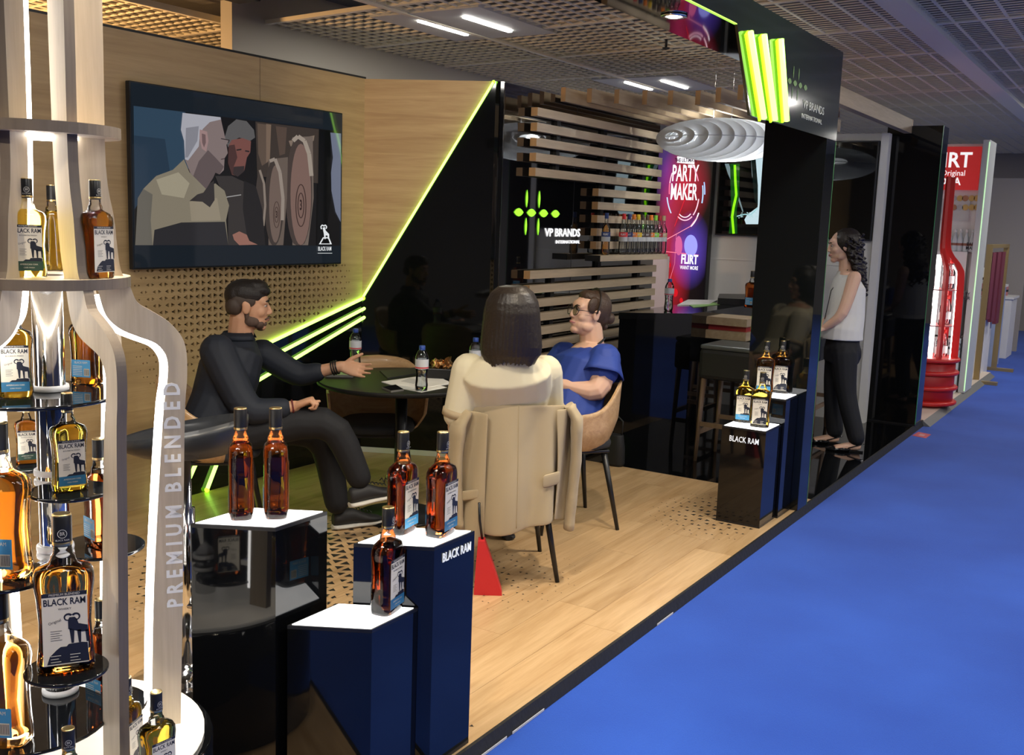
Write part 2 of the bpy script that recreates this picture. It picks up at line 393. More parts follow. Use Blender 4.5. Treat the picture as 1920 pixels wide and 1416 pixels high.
for i in range(23):
    z = zt-i*.0975
    if z < .1: break
    if i < 5: slat(5.95, 7.96, z)
    elif i < 10: slat(6.86, 7.96, z)
    elif i == 10: continue
    else: slat(5.93, 7.96, z)
bm = NB()
bm.free()
for yy, z0, z1 in ((6.3, .2, 1.25), (6.3, 1.88, 2.32), (7.0, .2, 2.32), (7.7, .2, 2.32)):
    bm = NB(); box(bm, (XS, yy, z0), (XS+.025, yy+.05, z1)); obj('batten', bm, BLACKMATTE, ws, world=True)
bm = NB(); box(bm, (XS, 5.62, 0), (XS+.012, 8.05, .09)); obj('baseboard', bm, WHITE, ws, world=True)
LIME = emis('logo_lime', (.30, 1, .03), 1.6); LOGOW = emis('logo_white', (1, 1, 1), 1.0)
bm = NB()
def lens(bm, c, w, h, M):
    n = 10; pts = []
    for k in range(n+1): t = -1+2*k/n; pts.append((t, (1-t*t)))
    for k in range(n-1, 0, -1): t = -1+2*k/n; pts.append((t, -(1-t*t)))
    poly(bm, [M @ Vector((c[0]+(a*w if w > h else b_*w), c[1]+(b_*h if w > h else a*h), 0)) for a, b_ in pts])
def logo(bm, M, s):
    for k in range(4): lens(bm, (k*.185*s, 0), .066*s, .030*s, M)
    for k in (.11, .295):
        lens(bm, (k*s, .105*s), .014*s, .068*s, M); lens(bm, (k*s, -.105*s), .014*s, .068*s, M)
p = onx(972, 398, XS); logo(bm, basis((XS+.004, p.y, p.z), (0, 1, 0), (0, 0, 1)), .88); obj('logo', bm, LIME, ws, world=True)
bm = NB(); a = onx(1055, 437, XS); b_ = onx(1068, 454, XS)
text_bm(bm, 'VP BRANDS', basis((XS+.004, a.y, a.z), (0, 1, 0), (0, 0, 1)), .080, .002, 1.22, bold=.0012)
obj('lettering', bm, LOGOW, ws, world=True, label='white lettering'); bm = NB()
text_bm(bm, 'INTERNATIONAL', basis((XS+.004, b_.y-.03, b_.z), (0, 1, 0), (0, 0, 1)), .034, .002, 1.35)
obj('lettering', bm, LOGOW, ws, world=True, label='white lettering')
# ---- back wall (white)
yb = 8.8
bm = NB(); box(bm, (-4.6, yb, 0), (-2.0, yb+.06, 2.38)); wb = obj('wall_back', bm, mat('back_white', (.66, .65, .61), .4), kind='structure', label='white back wall under the second television', cat='wall')
bm = NB()
for z in (1.30, .62): box(bm, (-3.5, yb-.006, z), (-2.0, yb, z+.01))
box(bm, (-2.06, yb-.03, 0), (-2.0, yb, 2.38)); obj('wall_rail', bm, mat('rail_white', (.72, .71, .68), .4), wb)
# ---- portal of glossy black panels over the platform edge
por = thing('portal_frame', 'glossy black portal with column, overhead beam and brand lettering', 'portal', (XE, 5.72, 0))
GX0, GX1 = -1.98, XE
GM = mat('black_portal_gloss', (.004, .005, .005), .035, spec=.75)
bm = NB(); box(bm, (GX0, 5.72, 0), (GX1, 5.9, 2.44), bev=.002); obj('column', bm, GM, por, world=True)
bm = NB(); box(bm, (GX0, -.6, 2.44), (GX1-.012, 5.9, 2.555), bev=.002); obj('beam', bm, GM, por, world=True)
pl = [(4.27, 2.44), (4.50, 2.085), (5.72, 2.085), (5.72, 2.085), (5.9, 2.085), (5.9, 2.56), (-.6, 2.56), (-.6, 2.436), (4.27, 2.436)]
pl = [(4.27, 2.436), (4.50, 2.085), (5.9, 2.085), (5.9, 2.56), (-.6, 2.56), (-.6, 2.436)]
bm = NB(); prism(bm, [(GX1-.011, *q) for q in pl], (.012, 0, 0)); obj('fascia_panel', bm, mat('fascia_gloss', (.006, .010, .006), .09, spec=.8), por, world=True)
bm = NB(); box(bm, (GX1-.012, -.6, 2.432), (GX1+.001, 4.27, 2.436)); obj('edge_light', bm, emis('edge_lime', (.5, 1, .1), 1.0), por, world=True)
bm = NB(); box(bm, (GX1-.0005, 5.896, 0), (GX1+.0015, 5.9, 2.08)); obj('edge_seal', bm, mat('edge_green', (.08, .25, .09), .3), por, world=True)
bm = NB(); p = onx(1526, 205, GX1+.003); q = onx(1524, 219, GX1+.003)
text_bm(bm, 'VP BRANDS', basis((GX1+.003, p.y, p.z+.005), (0, 1, 0), (0, 0, 1)), .058, .001, 1.22)
obj('lettering', bm, mat('sign_silver', (.32, .33, .29), .4), por, world=True, label='pale brand lettering'); bm = NB()
text_bm(bm, 'INTERNATIONAL', basis((GX1+.003, p.y-.02, p.z-.052), (0, 1, 0), (0, 0, 1)), .034, .001, 1.35)
obj('lettering', bm, mat('sign_silver', (.32, .33, .29), .4), por, world=True, label='pale brand lettering')
bm = NB(); p = onx(1481, 152, GX1+.003); logo(bm, basis((GX1+.0025, p.y, p.z), (0, 1, 0), (0, 0, 1)), .46); obj('logo', bm, mat('sign_green', (.06, .12, .03), .4), por, world=True)
for (a, b_, lb) in ((wl(1398, 60, GX1), wl(1424, 222, GX1), 'leftmost slanted green neon tube at the corner of the black portal'), (wl(1424, 66, GX1), wl(1445, 225, GX1), 'middle slanted green neon tube at the corner of the black portal'), (wl(1456, 74, GX1), wl(1467, 227, GX1), 'right slanted green neon tube at the corner of the black portal')):
    t = thing('neon_tube', lb, 'neon light', (GX1+.02, a[0], a[1]), 0, 'green neon tubes on the portal')
    bm = NB(); tube(bm, [(GX1+.022, a[0], a[1]), (GX1+.022, b_[0], b_[1])], .013, 10); obj('tube', bm, GREENCORE, t, world=True)
    bm = NB(); dv = Vector((0, b_[0]-a[0], b_[1]-a[1])); sdv = Vector((0, -dv.z, dv.y)).normalized()*.026
    A = Vector((GX1+.002, a[0], a[1])); prism(bm, [A-sdv, A+sdv*.5, A+sdv*.5+dv, A-sdv+dv], (.010, 0, 0)); obj('glow_channel', bm, emis('neon_side', (.30, .9, .01), 3.0), t, world=True)
p = onz(1267, 28, 2.44)
for k in range(4):
    y_ = p.y-1.25*k
    bm = NB(); lathe(bm, [(.035, 2.432), (.055, 2.432), (.055, 2.4395), (.035, 2.4395)], 24, cap=False); bmesh.ops.translate(bm, vec=Vector((-1.81, y_, 0)), verts=bm.verts); dl = obj('downlight', bm, CHROME, por, world=True)
    bm = NB(); lathe(bm, [(.035, 2.436), (.035, 2.438)], 20); bmesh.ops.translate(bm, vec=Vector((-1.81, y_, 0)), verts=bm.verts); obj('diffuser', bm, emis('downlight_glow', (1, .93, .82), 25), dl, world=True)
    ld = bpy.data.lights.new('downlight_lamp', 'SPOT'); ld.energy = 110; ld.color = (1, .86, .66); ld.spot_size = math.radians(150); ld.spot_blend = .9; ld.shadow_soft_size = .035
    lo = bpy.data.objects.new('lamp', ld); COL.objects.link(lo); lo.parent = por; lo.location = Vector((-1.81, y_, 2.43))-por.location
t = thing('track_spotlight', 'black spotlight under the portal beam aimed at the angled oak wall', 'spotlight', (-1.9, 2.9, 2.43))
bm = NB(); tube(bm, [(0, 0, .008), (0, 0, -.05)], .012, 10); obj('stem', bm, BLACKSAT, t)
sd = (Vector((-4.05, 5.42, 1.95))-Vector((-1.9, 2.9, 2.36))).normalized()
bm = NB(); tube(bm, [Vector((0, 0, -.07))-sd*.06, Vector((0, 0, -.07))+sd*.06], .035, 18); obj('head', bm, BLACKSAT, t)
bm = NB(); tube(bm, [Vector((0, 0, -.07))+sd*.060, Vector((0, 0, -.07))+sd*.062], .03, 18); obj('lens', bm, emis('spot_lens', (1, .9, .75), 15), t)
ld = bpy.data.lights.new('track_spot', 'SPOT'); ld.energy = 170; ld.color = (1, .84, .62); ld.spot_size = math.radians(44); ld.spot_blend = 1.0; ld.shadow_soft_size = .03
lo = bpy.data.objects.new('lamp', ld); COL.objects.link(lo); lo.parent = t; lo.location = Vector((0, 0, -.07))+sd*.07; lo.rotation_euler = sd.to_track_quat('-Z', 'Y').to_euler()
# ---- second column
c2 = thing('black_column', 'wide glossy black column at the far end of the stand', 'column', (-1.8, 8.95, 0))
bm = NB(); box(bm, (-2.06, 8.95, 0), (XE, 9.2, 2.45), bev=.002); obj('shaft', bm, BLACKGLOSS, c2, world=True)
bm = NB(); box(bm, (XE-.001, 8.948, 0), (XE+.002, 8.962, 2.45)); obj('edge_strip', bm, mat('edge_green2', (.05, .28, .10), .3), c2, world=True)
bm = NB(); box(bm, (-2.07, 8.94, 0), (XE+.003, 9.2, .012)); obj('foot_plate', bm, BLACKSAT, c2, world=True)
# ---- pergola boards over the bar
PW = wood('pergola_oak', (.36, .26, .15), (.50, .38, .24), 'Y', r=.55)
LBP = ['nearest the glossy wall', 'second from the glossy wall', 'third from the glossy wall', 'fourth from the glossy wall', 'fifth from the glossy wall', 'sixth from the glossy wall', 'seventh from the glossy wall', 'eighth from the glossy wall, beside the portal']
for i, (xx, y0) in enumerate(((-3.64, 6.34), (-3.49, 6.44), (-3.33, 6.54), (-3.17, 6.65), (-3.0, 6.7), (-2.82, 6.75), (-2.635, 6.65), (-2.45, 6.56))):
    t = thing('pergola_board', 'oak board of the pergola over the bar, '+LBP[i], 'board', (xx, y0, 2.4), 0, 'pergola boards')
    bm = NB(); box(bm, (xx-.018, y0, 2.405), (xx+.018, yb+.1, 2.5)); obj('board', bm, PW, t, world=True)
    bm = NB(); box(bm, (xx-.0182, y0-.002, 2.405), (xx+.0182, y0+.001, 2.5)); obj('end_grain', bm, SLE, t, world=True)
for xx, y0, lb in ((-1.9, 5.95, 'long oak pergola beam running from the portal to the far column'), (-2.12, 6.0, 'short oak pergola beam next to the portal')):
    t = thing('pergola_beam', lb, 'beam', (xx, y0, 2.38)); bm = NB(); box(bm, (xx-.03, y0, 2.39), (xx+.03, 8.97 if xx > -2 else 7.6, 2.5), bev=.002); obj('board', bm, PW, t, world=True)
    bm = NB(); box(bm, (xx-.031, 8.95 if xx > -2 else 7.58, 2.389), (xx+.031, 8.972 if xx > -2 else 7.602, 2.501)); obj('end_grain', bm, SLE, t, world=True)

# ================================================================== HALL
ZC = 3.0; SH = -.12
bm = NB(); box(bm, (-10, -3, 3.3), (7, 26, 3.36)); ceil = obj('ceiling', bm, mat('ceiling_void', (.20, .195, .165), .9), kind='structure', label='dark void above the metal grid ceiling', cat='ceiling')
GRID = mat('ceiling_metal', (.90, .84, .66), .5)  # cream tint put into the colour to offset blue bounce from the carpet
def shy(x, y): return y+SH*(x+1.6)
# two kinds of lattice panel
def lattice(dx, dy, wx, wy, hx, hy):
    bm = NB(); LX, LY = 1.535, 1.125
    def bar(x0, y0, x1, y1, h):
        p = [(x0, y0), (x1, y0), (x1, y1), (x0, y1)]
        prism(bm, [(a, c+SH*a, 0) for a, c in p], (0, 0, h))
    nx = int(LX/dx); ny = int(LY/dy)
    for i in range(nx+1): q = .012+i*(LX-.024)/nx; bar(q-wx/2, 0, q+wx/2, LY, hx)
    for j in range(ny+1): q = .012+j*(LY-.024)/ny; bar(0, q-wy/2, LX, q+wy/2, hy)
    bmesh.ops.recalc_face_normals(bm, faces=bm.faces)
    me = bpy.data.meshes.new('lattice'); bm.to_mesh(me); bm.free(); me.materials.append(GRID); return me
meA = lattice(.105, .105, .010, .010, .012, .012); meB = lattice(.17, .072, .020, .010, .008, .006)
BX = [-9.44+1.57*i for i in range(9)]
def bmesh_mesh(bm, name, m):
    bmesh.ops.recalc_face_normals(bm, faces=bm.faces); me = bpy.data.meshes.new(name); bm.to_mesh(me); bm.free(); me.materials.append(m); return me
lights = {(5, 3), (6, 5), (5, 10), (6, 9), (7, 7), (6, 1), (4, 0), (6, -1), (7, 2), (6, 13), (8, 4)}
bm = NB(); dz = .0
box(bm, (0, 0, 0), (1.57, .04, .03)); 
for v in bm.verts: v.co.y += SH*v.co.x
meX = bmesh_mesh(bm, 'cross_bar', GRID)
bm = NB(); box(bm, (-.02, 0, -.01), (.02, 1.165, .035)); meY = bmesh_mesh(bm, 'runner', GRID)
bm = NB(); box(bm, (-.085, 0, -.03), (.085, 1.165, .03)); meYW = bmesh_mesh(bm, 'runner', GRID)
def yrow(j): return .63+1.165*j+.06
for i, x0 in enumerate(BX[:-1]):
    for j in range(-1, 18):
        y0 = shy(x0, yrow(j))
        if x0+1.57 < -6.2 and j > 5: continue
        if y0 < 2.0: continue
        wide = abs(x0+1.57+.02+0) < .1 or abs(x0+.02+1.57) < .1
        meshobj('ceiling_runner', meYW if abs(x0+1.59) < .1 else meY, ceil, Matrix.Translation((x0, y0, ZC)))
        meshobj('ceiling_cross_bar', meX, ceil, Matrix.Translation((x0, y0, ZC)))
        if (i, j) in lights: continue
        if i == 2 and j == 3: continue        # open bay above the television wall
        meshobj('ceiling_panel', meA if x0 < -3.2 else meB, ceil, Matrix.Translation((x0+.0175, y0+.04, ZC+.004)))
LPAN = mat('light_panel_body', (.62, .62, .58), .5)
LTUBE = emis('ceiling_tube', (1, .98, .93), 22)
NL = {}
def ceiling_light(p, w, rot, label, power=39):
    t = thing('ceiling_light', label, 'ceiling light', p, rot, 'recessed ceiling lights')
    bm = NB(); box(bm, (-w*.5, -.53, .0), (w*.5, .53, .04)); obj('housing', bm, LPAN, t)
    for sx in (-1, 1):
        bm = NB(); box(bm, (sx*.2-.018, -.30, -.012), (sx*.2+.018, .30, .0)); obj('tube', bm, LTUBE, t)
    ld = bpy.data.lights.new('ceiling_lamp', 'AREA'); ld.shape = 'RECTANGLE'; ld.size = .5; ld.size_y = .62; ld.energy = power; ld.color = (1, .95, .87)
    lo = bpy.data.objects.new('lamp', ld); COL.objects.link(lo); lo.parent = t; lo.location = (0, 0, -.02)
    return t
for (i, j) in sorted(lights):
    x0 = -9.44+1.57*i; y0 = shy(x0, yrow(j))
    ceiling_light(Vector((x0+.785, y0+.6+SH*.785, ZC)), 1.0, 0, 'recessed twin tube hall light out over the aisle')
ceiling_light(onz(873, 48, ZC-.004), .95, 0, 'twin tube ceiling light above the angled oak wall', 26)
ceiling_light(onz(1231, 159, ZC-.004), .95, 0, 'twin tube ceiling light seen over the pergola boards', 26)
ceiling_light(onz(1600, 266, ZC-.004), .95, 0, 'far twin tube ceiling light seen between the portal and the back wall', 26)
# hall walls
bm = NB(); box(bm, (-6.15, 5.55, -.05), (-6.03, 26, 3.3)); obj('wall_hall_left', bm, mat('hall_wall', (.52, .50, .44), .7), kind='structure', label='pale hall wall rising behind the stand', cat='wall')
bm = NB(); box(bm, (-10, 20, -.05), (7, 20.1, 3.3)); obj('wall_far', bm, mat('far_wall', (.33, .30, .27), .8), kind='structure', label='beige far wall of the hall', cat='wall')
bm = NB(); box(bm, (-9.6, -3, -.05), (-9.5, 6.45, 3.3)); obj('wall_outer', bm, mat('outer_wall', (.6, .42, .25), .8), kind='structure', label='warm lit wall beyond the stand', cat='wall')
bm = NB(); box(bm, (-10, -3.1, -.05), (7, -3, 3.3)); obj('wall_near', bm, mat('near_wall', (.26, .245, .22), .7), kind='structure', label='dim hall wall behind the viewer', cat='wall')
bm = NB(); box(bm, (4.5, -3, -.05), (4.6, 26, 3.3)); obj('wall_right', bm, mat('right_wall', (.50, .47, .42), .6), kind='structure', label='pale stands on the other side of the aisle', cat='wall')
# duct and cabling in the open ceiling bay
t = thing('ceiling_duct', 'grey metal duct with a black fixture in the open ceiling bay', 'duct', (-6.9, 4.5, 3.06))
bm = NB(); box(bm, (-7.3, 3.6, 3.10), (-6.1, 4.0, 3.28), bev=.01); obj('duct', bm, mat('duct_grey', (.22, .22, .21), .5), t, world=True)
bm = NB(); box(bm, (-5.72, 5.15, 3.02), (-5.5, 5.33, 3.12), bev=.01); obj('fixture', bm, BLACKMATTE, t, world=True)
bm = NB(); box(bm, (-6.4, 4.7, 3.12), (-4.9, 5.6, 3.28)); obj('plate', bm, mat('duct_plate', (.16, .16, .15), .5), t, world=True)
ld = bpy.data.lights.new('warm_work_lamp', 'POINT'); ld.energy = 110; ld.color = (1, .55, .22); ld.shadow_soft_size = .15
lo = bpy.data.objects.new('warm_work_lamp', ld); COL.objects.link(lo); lo.location = (-6.9, 4.3, 2.3)
setp(lo, 'warm work lamp behind the television wall', 'lamp')
# sprinklers
for (u, v, lb) in ((1249, 86, 'small dark sprinkler head hanging near the portal beam'), (1638, 214, 'small sprinkler head hanging beyond the portal')):
    p = onz(u, v, ZC-.03) if u < 1300 else onz(u, v, ZC-.1)
    t = thing('sprinkler', lb, 'sprinkler', p); bm = NB(); tube(bm, [(0, 0, .09), (0, 0, -.01)], .01, 8); obj('stem', bm, BLACKMATTE, t)
    bm = NB(); lathe(bm, [(.006, -.01), (.03, -.014), (.03, -.02), (.004, -.03)], 12); obj('deflector', bm, BLACKMATTE, t)
# ================================================================== WHISKY BOTTLES
CREAM = mat('label_cream', (.74, .68, .56), .6); NAVY = mat('label_navy', (.015, .017, .03), .5)
GOLD = mat('cap_gold', (.72, .55, .25), .28, metal=1); CAPB = mat('cap_black', (.012, .012, .013), .35)
GLASS = thinglass('bottle_glass', (.97, .97, .96), .012)
def liquid(name, c): return mat(name, c, .0, tr=1.0, ior=1.34, spec=.5)
AMBER = liquid('liquid_amber', (.85, .40, .07)); RED = liquid('liquid_red', (.60, .15, .028)); YEL = liquid('liquid_yellow', (.93, .66, .08))
BASEN = mat('label_base_dark', (.02, .022, .03), .5); BASEB = mat('label_base_blue', (.03, .16, .30), .5); BASEL = mat('label_base_sky', (.06, .30, .55), .5); BASEG = mat('label_base_green', (.03, .07, .05), .5)
BH, BW, BD = .3076, .105, .066
def sup(w, d, z, n=28, e=4.0):
    out = []
    for k in range(n):
        a = 2*math.pi*(k+.5)/n; c, s = math.cos(a), math.sin(a)
        q = (abs(c)**e+abs(s)**e)**(-1/e); out.append(Vector((w/2*q*c, d/2*q*s, z)))
    return out
PROF = [(.0, .90, .90, 4), (.008, .98, .98, 4), (.06, .985, 1, 4.5), (.15, .93, 1, 4.5), (.32, .885, 1, 4.5), (.48, .95, 1, 4.5), (.57, 1.03, 1, 4.2), (.62, 1.02, .99, 3.6), (.655, .93, .94, 3), (.675, .72, .82, 2.4), (.69, .50, .70, 2), (.715, .43, .68, 2), (.735, .41, .65, 2), (.75, .34, .54, 2), (.79, .315, .50, 2), (.83, .31, .493, 2)]
def bottle_shell(sc, z0, z1):
    r = []
    for t, w, d, e in PROF:
        if z0 <= t <= z1: r.append(sup(BW*w*sc, BD*d*sc if t < .66 else max(BD*d*sc, 0), t*BH, e=e))
    return r
def ram(bm, M, mi):
    P = lambda x, y: M @ Vector(((x-331)*.000356, (900-y)*.000356, 0))
    for pts in ([(345, 655), (352, 640), (378, 640), (388, 652), (396, 678), (440, 692), (442, 727), (412, 728), (345, 705)],
                [(350, 700), (375, 715), (371, 785), (359, 785)], [(388, 715), (408, 715), (406, 785), (395, 785), (390, 735)],
                [(428, 720), (443, 720), (442, 785), (433, 785)],
                [(237, 893), (252, 848), (285, 815), (305, 800), (335, 800), (345, 788), (412, 785), (438, 790), (444, 893)]):
        poly(bm, [P(*p) for p in pts], mi)
    for cx in (347, 383):
        sg = -1 if cx < 360 else 1; n = 12
        for k in range(n):
            a0 = math.radians(150-sg*0-k*25) if sg > 0 else math.radians(30+k*25)
            a1 = math.radians(150-(k+1)*25) if sg > 0 else math.radians(30+(k+1)*25)
            r0 = 25-k*.7; r1 = 13
            if k > 9: continue
            poly(bm, [P(cx+sg*2+r*math.cos(a), 640-r*math.sin(a)) for r, a in ((r0, a0), (r0, a1), (r1, a1), (r1, a0))], mi)
def make_label(base):
    """front label print: cream paper, lettering, ram on a rock"""
    bm = NB(); y = -BD/2-.0006; z0 = .021
    M0 = basis((0, y, z0), (1, 0, 0), (0, 0, 1)); W2 = .0395; Hh = .143
    def rect(a, b, c, d, e, mi): poly(bm, [M0 @ Vector(q) for q in ((a, b, e), (c, b, e), (c, d, e), (a, d, e))], mi)
    rect(-W2, 0, W2, Hh, 0, 0); rect(-W2, Hh-.008, W2, Hh, .0003, 1)
    M1 = basis((0, y-.0004, z0), (1, 0, 0), (0, 0, 1))
    text_bm(bm, 'PREMIUM BLENDED', M1 @ Matrix.Translation((0, Hh-.0042, .0003)), .0062, 0, 1.0, 0)
    text_bm(bm, 'BLACK RAM', M1 @ Matrix.Translation((0, Hh-.019, 0)), .0185, 0, .74, 1, bold=.00035)
    text_bm(bm, 'WHISKY' if base is BASEN else 'BOURBON FINISH', M1 @ Matrix.Translation((0, Hh-.033, 0)), .0062, 0, 1.0, 1)
    for k in range(5): rect(-.026, .049+k*.0045, -.006-(k % 2)*.004, .0500+k*.0045, .0004, 1)
    text_bm(bm, 'Original', M1 @ Matrix.Translation((-.018, .086, 0)) @ Matrix.Rotation(.3, 4, 'Z'), .008, 0, .9, 1)
    ram(bm, M1, 1)
    if base is not BASEN:
        rect(-W2, 0, W2, .030, .0007, 2); text_bm(bm, 'AMERICAN OAK', M1 @ Matrix.Translation((0, .020, .0006)), .0070, 0, 1, 0); text_bm(bm, 'CASK FINISH', M1 @ Matrix.Translation((0, .010, .0006)), .0055, 0, 1, 0)
    else:
        for xx in (-.018, .016):
            for k in range(3): rect(xx-.009, .006+k*.006, xx+.009-(k % 2)*.004, .0072+k*.006, .0006, 0)
    for f in bm.faces:
        f.normal_update()
    me = bpy.data.meshes.new('label'); 
    for f in bm.faces:
        if f.normal.y > 0: f.normal_flip()
    bm.to_mesh(me); bm.free()
    for q in (CREAM, NAVY, base): me.materials.append(q)
    return me
LAB = {k: make_label(b_) for k, b_ in (('n', BASEN), ('b', BASEB), ('s', BASEL), ('g', BASEG))}
def back_label():
    bm = NB(); y = BD/2+.0006
    poly(bm, [(-.034, y, .025), (.034, y, .025), (.034, y, .085), (-.034, y, .085)], 0)
    for k in range(6): poly(bm, [(.03, y+.0003, .032+k*.006), (-.004, y+.0003, .032+k*.006), (-.004, y+.0003, .0335+k*.006), (.03, y+.0003, .0335+k*.006)], 1)
    poly(bm, [(-.010, y+.0003, .03), (-.030, y+.0003, .03), (-.030, y+.0003, .055), (-.010, y+.0003, .055)], 1)
    for k in range(7): poly(bm, [(-.012-k*.0026, y+.0005, .032), (-.0133-k*.0026, y+.0005, .032), (-.0133-k*.0026, y+.0005, .053), (-.012-k*.0026, y+.0005, .053)], 2)
    text_bm(bm, 'BLACK RAM', basis((0, y+.0004, .075), (-1, 0, 0), (0, 0, 1)), .011, 0, .8, 1)
    me = bpy.data.meshes.new('back_label'); bm.to_mesh(me); bm.free()
    for q in (BASEL, CREAM, NAVY): me.materials.append(q)
    return me
BLAB = back_label()
def make_bottle():
    t = thing('whisky_bottle', 'x', 'bottle')
    bm = NB(); loft(bm, bottle_shell(.93, .008, .70)); 
    obj('liquid', bm, AMBER, t)
    bm = NB(); loft(bm, bottle_shell(1.0, 0, .9)); obj('glass', bm, GLASS, t)
    bm = NB(); lathe(bm, [(.0172, .80*BH), (.0176, .805*BH), (.0176, .986*BH), (.0168, .992*BH)], 20); c = obj('cap', bm, CAPB, t)
    bm = NB(); lathe(bm, [(.0150, .992*BH), (.0172, .990*BH), (.0172, .998*BH), (.014, BH), (.001, BH)], 20); obj('cap_top', bm, GOLD, c)
    bm = NB(); lathe(bm, [(.0179, .806*BH), (.0181, .808*BH), (.0181, .825*BH), (.0179, .827*BH)], 20, cap=False); obj('cap_ring', bm, GOLD, c)
    bm = NB()
    for k in range(18):
        a = 2*math.pi*k/18; b0 = 2*math.pi*(k+1)/18
        R = lambda r, q: Vector((r*math.cos(q), -.0181, .885*BH+r*math.sin(q)))
        poly(bm, [R(.0085, a), R(.0085, b0), R(.0075, b0), R(.0075, a)])
    text_bm(bm, 'BR', basis((0, -.0182, .885*BH), (1, 0, 0), (0, 0, 1)), .010, 0, .8); text_bm(bm, 'BLACK RAM', basis((0, -.0182, .845*BH), (1, 0, 0), (0, 0, 1)), .005, 0, .9)
    obj('cap_print', bm, mat('cap_print', (.6, .58, .52), .5), c, nrm=False)
    meshobj('label', LAB['n'], t); meshobj('back_label', BLAB, t)
    return t
PROTO = make_bottle(); _used = [False]
NEWL = {'AMBER': AMBER, 'RED': RED, 'YEL': YEL}
_lm = {}
def bottle(p, face, label, lab='n', liq='AMBER', h=BH, wf=1.0, group=None):
    """face = world angle the front label looks towards (radians)"""
    t = copy_tree(PROTO); s = h/BH
    place(t, p, face+math.pi/2, (s*wf, s*wf, s), label, group)
    for ch in t.children:
        if ch.name.startswith('label'): ch.data = LAB[lab]
        if ch.name.startswith('liquid') and liq != 'AMBER':
            if liq not in _lm:
                me = ch.data.copy(); me.materials[0] = NEWL[liq]; _lm[liq] = me
            ch.data = _lm[liq]
    return t
CAMDIR = lambda p: math.atan2(-p[1], -p[0])
# ================================================================== PEDESTALS
LTOP = emis('pedestal_light', (1, 1, 1), 2.6)
S2 = Vector((.200, .1125, 0)); S1 = Vector((0, .2, 0))
LETW = emis('lettering_lit', (.9, .92, .95), .55)
def pedestal(corner, h, label, s1=S1, s2=-S2, txt=None):
    """corner = right front bottom corner; s1 goes back along the aisle, s2 to the left"""
    c = Vector(corner); t = thing('display_pedestal', label, 'pedestal', c+(s1+s2)/2, 0, 'black pedestals with lit tops')
    q = [c, c+s1, c+s1+s2, c+s2]
    bm = NB(); prism(bm, q, (0, 0, h-.012)); obj('body', bm, BLACKGLOSS, t, world=True)
    cen = c+(s1+s2)/2
    bm = NB(); prism(bm, [cen+(p-cen)*.93+Vector((0, 0, h-.0118)) for p in q], (0, 0, .0118)); obj('light_top', bm, LTOP, t, world=True, label='glowing white top plate')
    bm = NB()
    o_ = [cen+(p-cen)*1.0 for p in q]; i_ = [cen+(p-cen)*.94 for p in q]
    for k in range(4):
        a, b_, d, e = o_[k], o_[(k+1) % 4], i_[(k+1) % 4], i_[k]
        prism(bm, [v+Vector((0, 0, h-.0118)) for v in (a, b_, d, e)], (0, 0, .010))
    obj('rim', bm, BLACKSAT, t, world=True)
    bm = NB(); prism(bm, [cen+(p-cen)*1.004 for p in q], (0, 0, .012)); obj('base_plate', bm, BLACKSAT, t, world=True)
    if txt:
        bm = NB(); text_bm(bm, 'BLACK RAM', txt, .038, .001, .68, bold=.0003, space=1.04); obj('lettering', bm, LETW, t, world=True, label='white BLACK RAM lettering')
    return t
pB = Vector((-1.652, 2.255, 0)); hB = .678
p = onx(857, 1036, pB.x+.002)
pedestal(pB, hB, 'tall black pedestal with BLACK RAM lettering, beside the beige jacket', txt=basis((pB.x+.002, p.y, p.z), (0, 1, 0), (0, 0, 1)))
pC = Vector((-1.687, 2.030, 0)); hC = .5
pedestal(pC, hC, 'lowest black pedestal in front, carrying one whisky bottle')
pA = Vector((-1.918, 1.905, 0)); hA = .768
pedestal(pA, hA, 'tall black pedestal beside the wooden bottle display, carrying two bottles')
pR = Vector((-1.69, 5.24, 0)); hR = .533
p = ony(1395, 826, 5.238)
pedestal(pR, hR, 'low black pedestal with BLACK RAM lettering before the portal column', s1=Vector((0, .25, 0)), s2=Vector((-.245, 0, 0)), txt=basis((p.x, 5.238, p.z), (1, 0, 0), (0, 0, 1)) @ Matrix.Diagonal((1.15, 1.15, 1, 1)))
pedestal((-1.675, 5.50, 0), .672, 'taller black pedestal standing against the portal column', s1=Vector((0, .215, 0)), s2=Vector((-.245, 0, 0)))
rA = math.radians(-60)
bottle(onz(452, 969, hA), math.radians(48), 'dark amber whisky bottle, left of the two on the tall pedestal by the wooden display', 'n', 'RED', .303)
bottle(onz(517, 967, hA), math.radians(48), 'dark amber whisky bottle, right of the two on the tall pedestal by the wooden display', 'n', 'RED', .303)
bottle(onz(725, 1146, hC), math.radians(10), 'whisky bottle alone on the lowest front pedestal', 'b', 'RED', .302)
bottle(onz(753, 996, hB), math.radians(8), 'whisky bottle at the left on the pedestal lettered BLACK RAM by the jacket', 's', 'RED', .300)
bottle(onz(826, 1001, hB), math.radians(8), 'whisky bottle at the right on the pedestal lettered BLACK RAM by the jacket', 'b', 'RED', .306)
fr = math.radians(-80)
bottle(onz(1393, 792, hR), fr, 'yellow whisky bottle with sky blue label foot on the low far pedestal', 's', 'YEL', .29)
bottle(onz(1424, 801, hR), fr, 'yellow whisky bottle with dark label foot on the low far pedestal', 'n', 'YEL', .30)
bottle(onz(1432, 739, .672), fr, 'dark whisky bottle at the left on the taller far pedestal', 's', 'AMBER', .30)
bottle(onz(1462, 737, .672), fr, 'dark whisky bottle at the right on the taller far pedestal', 'n', 'AMBER', .30)
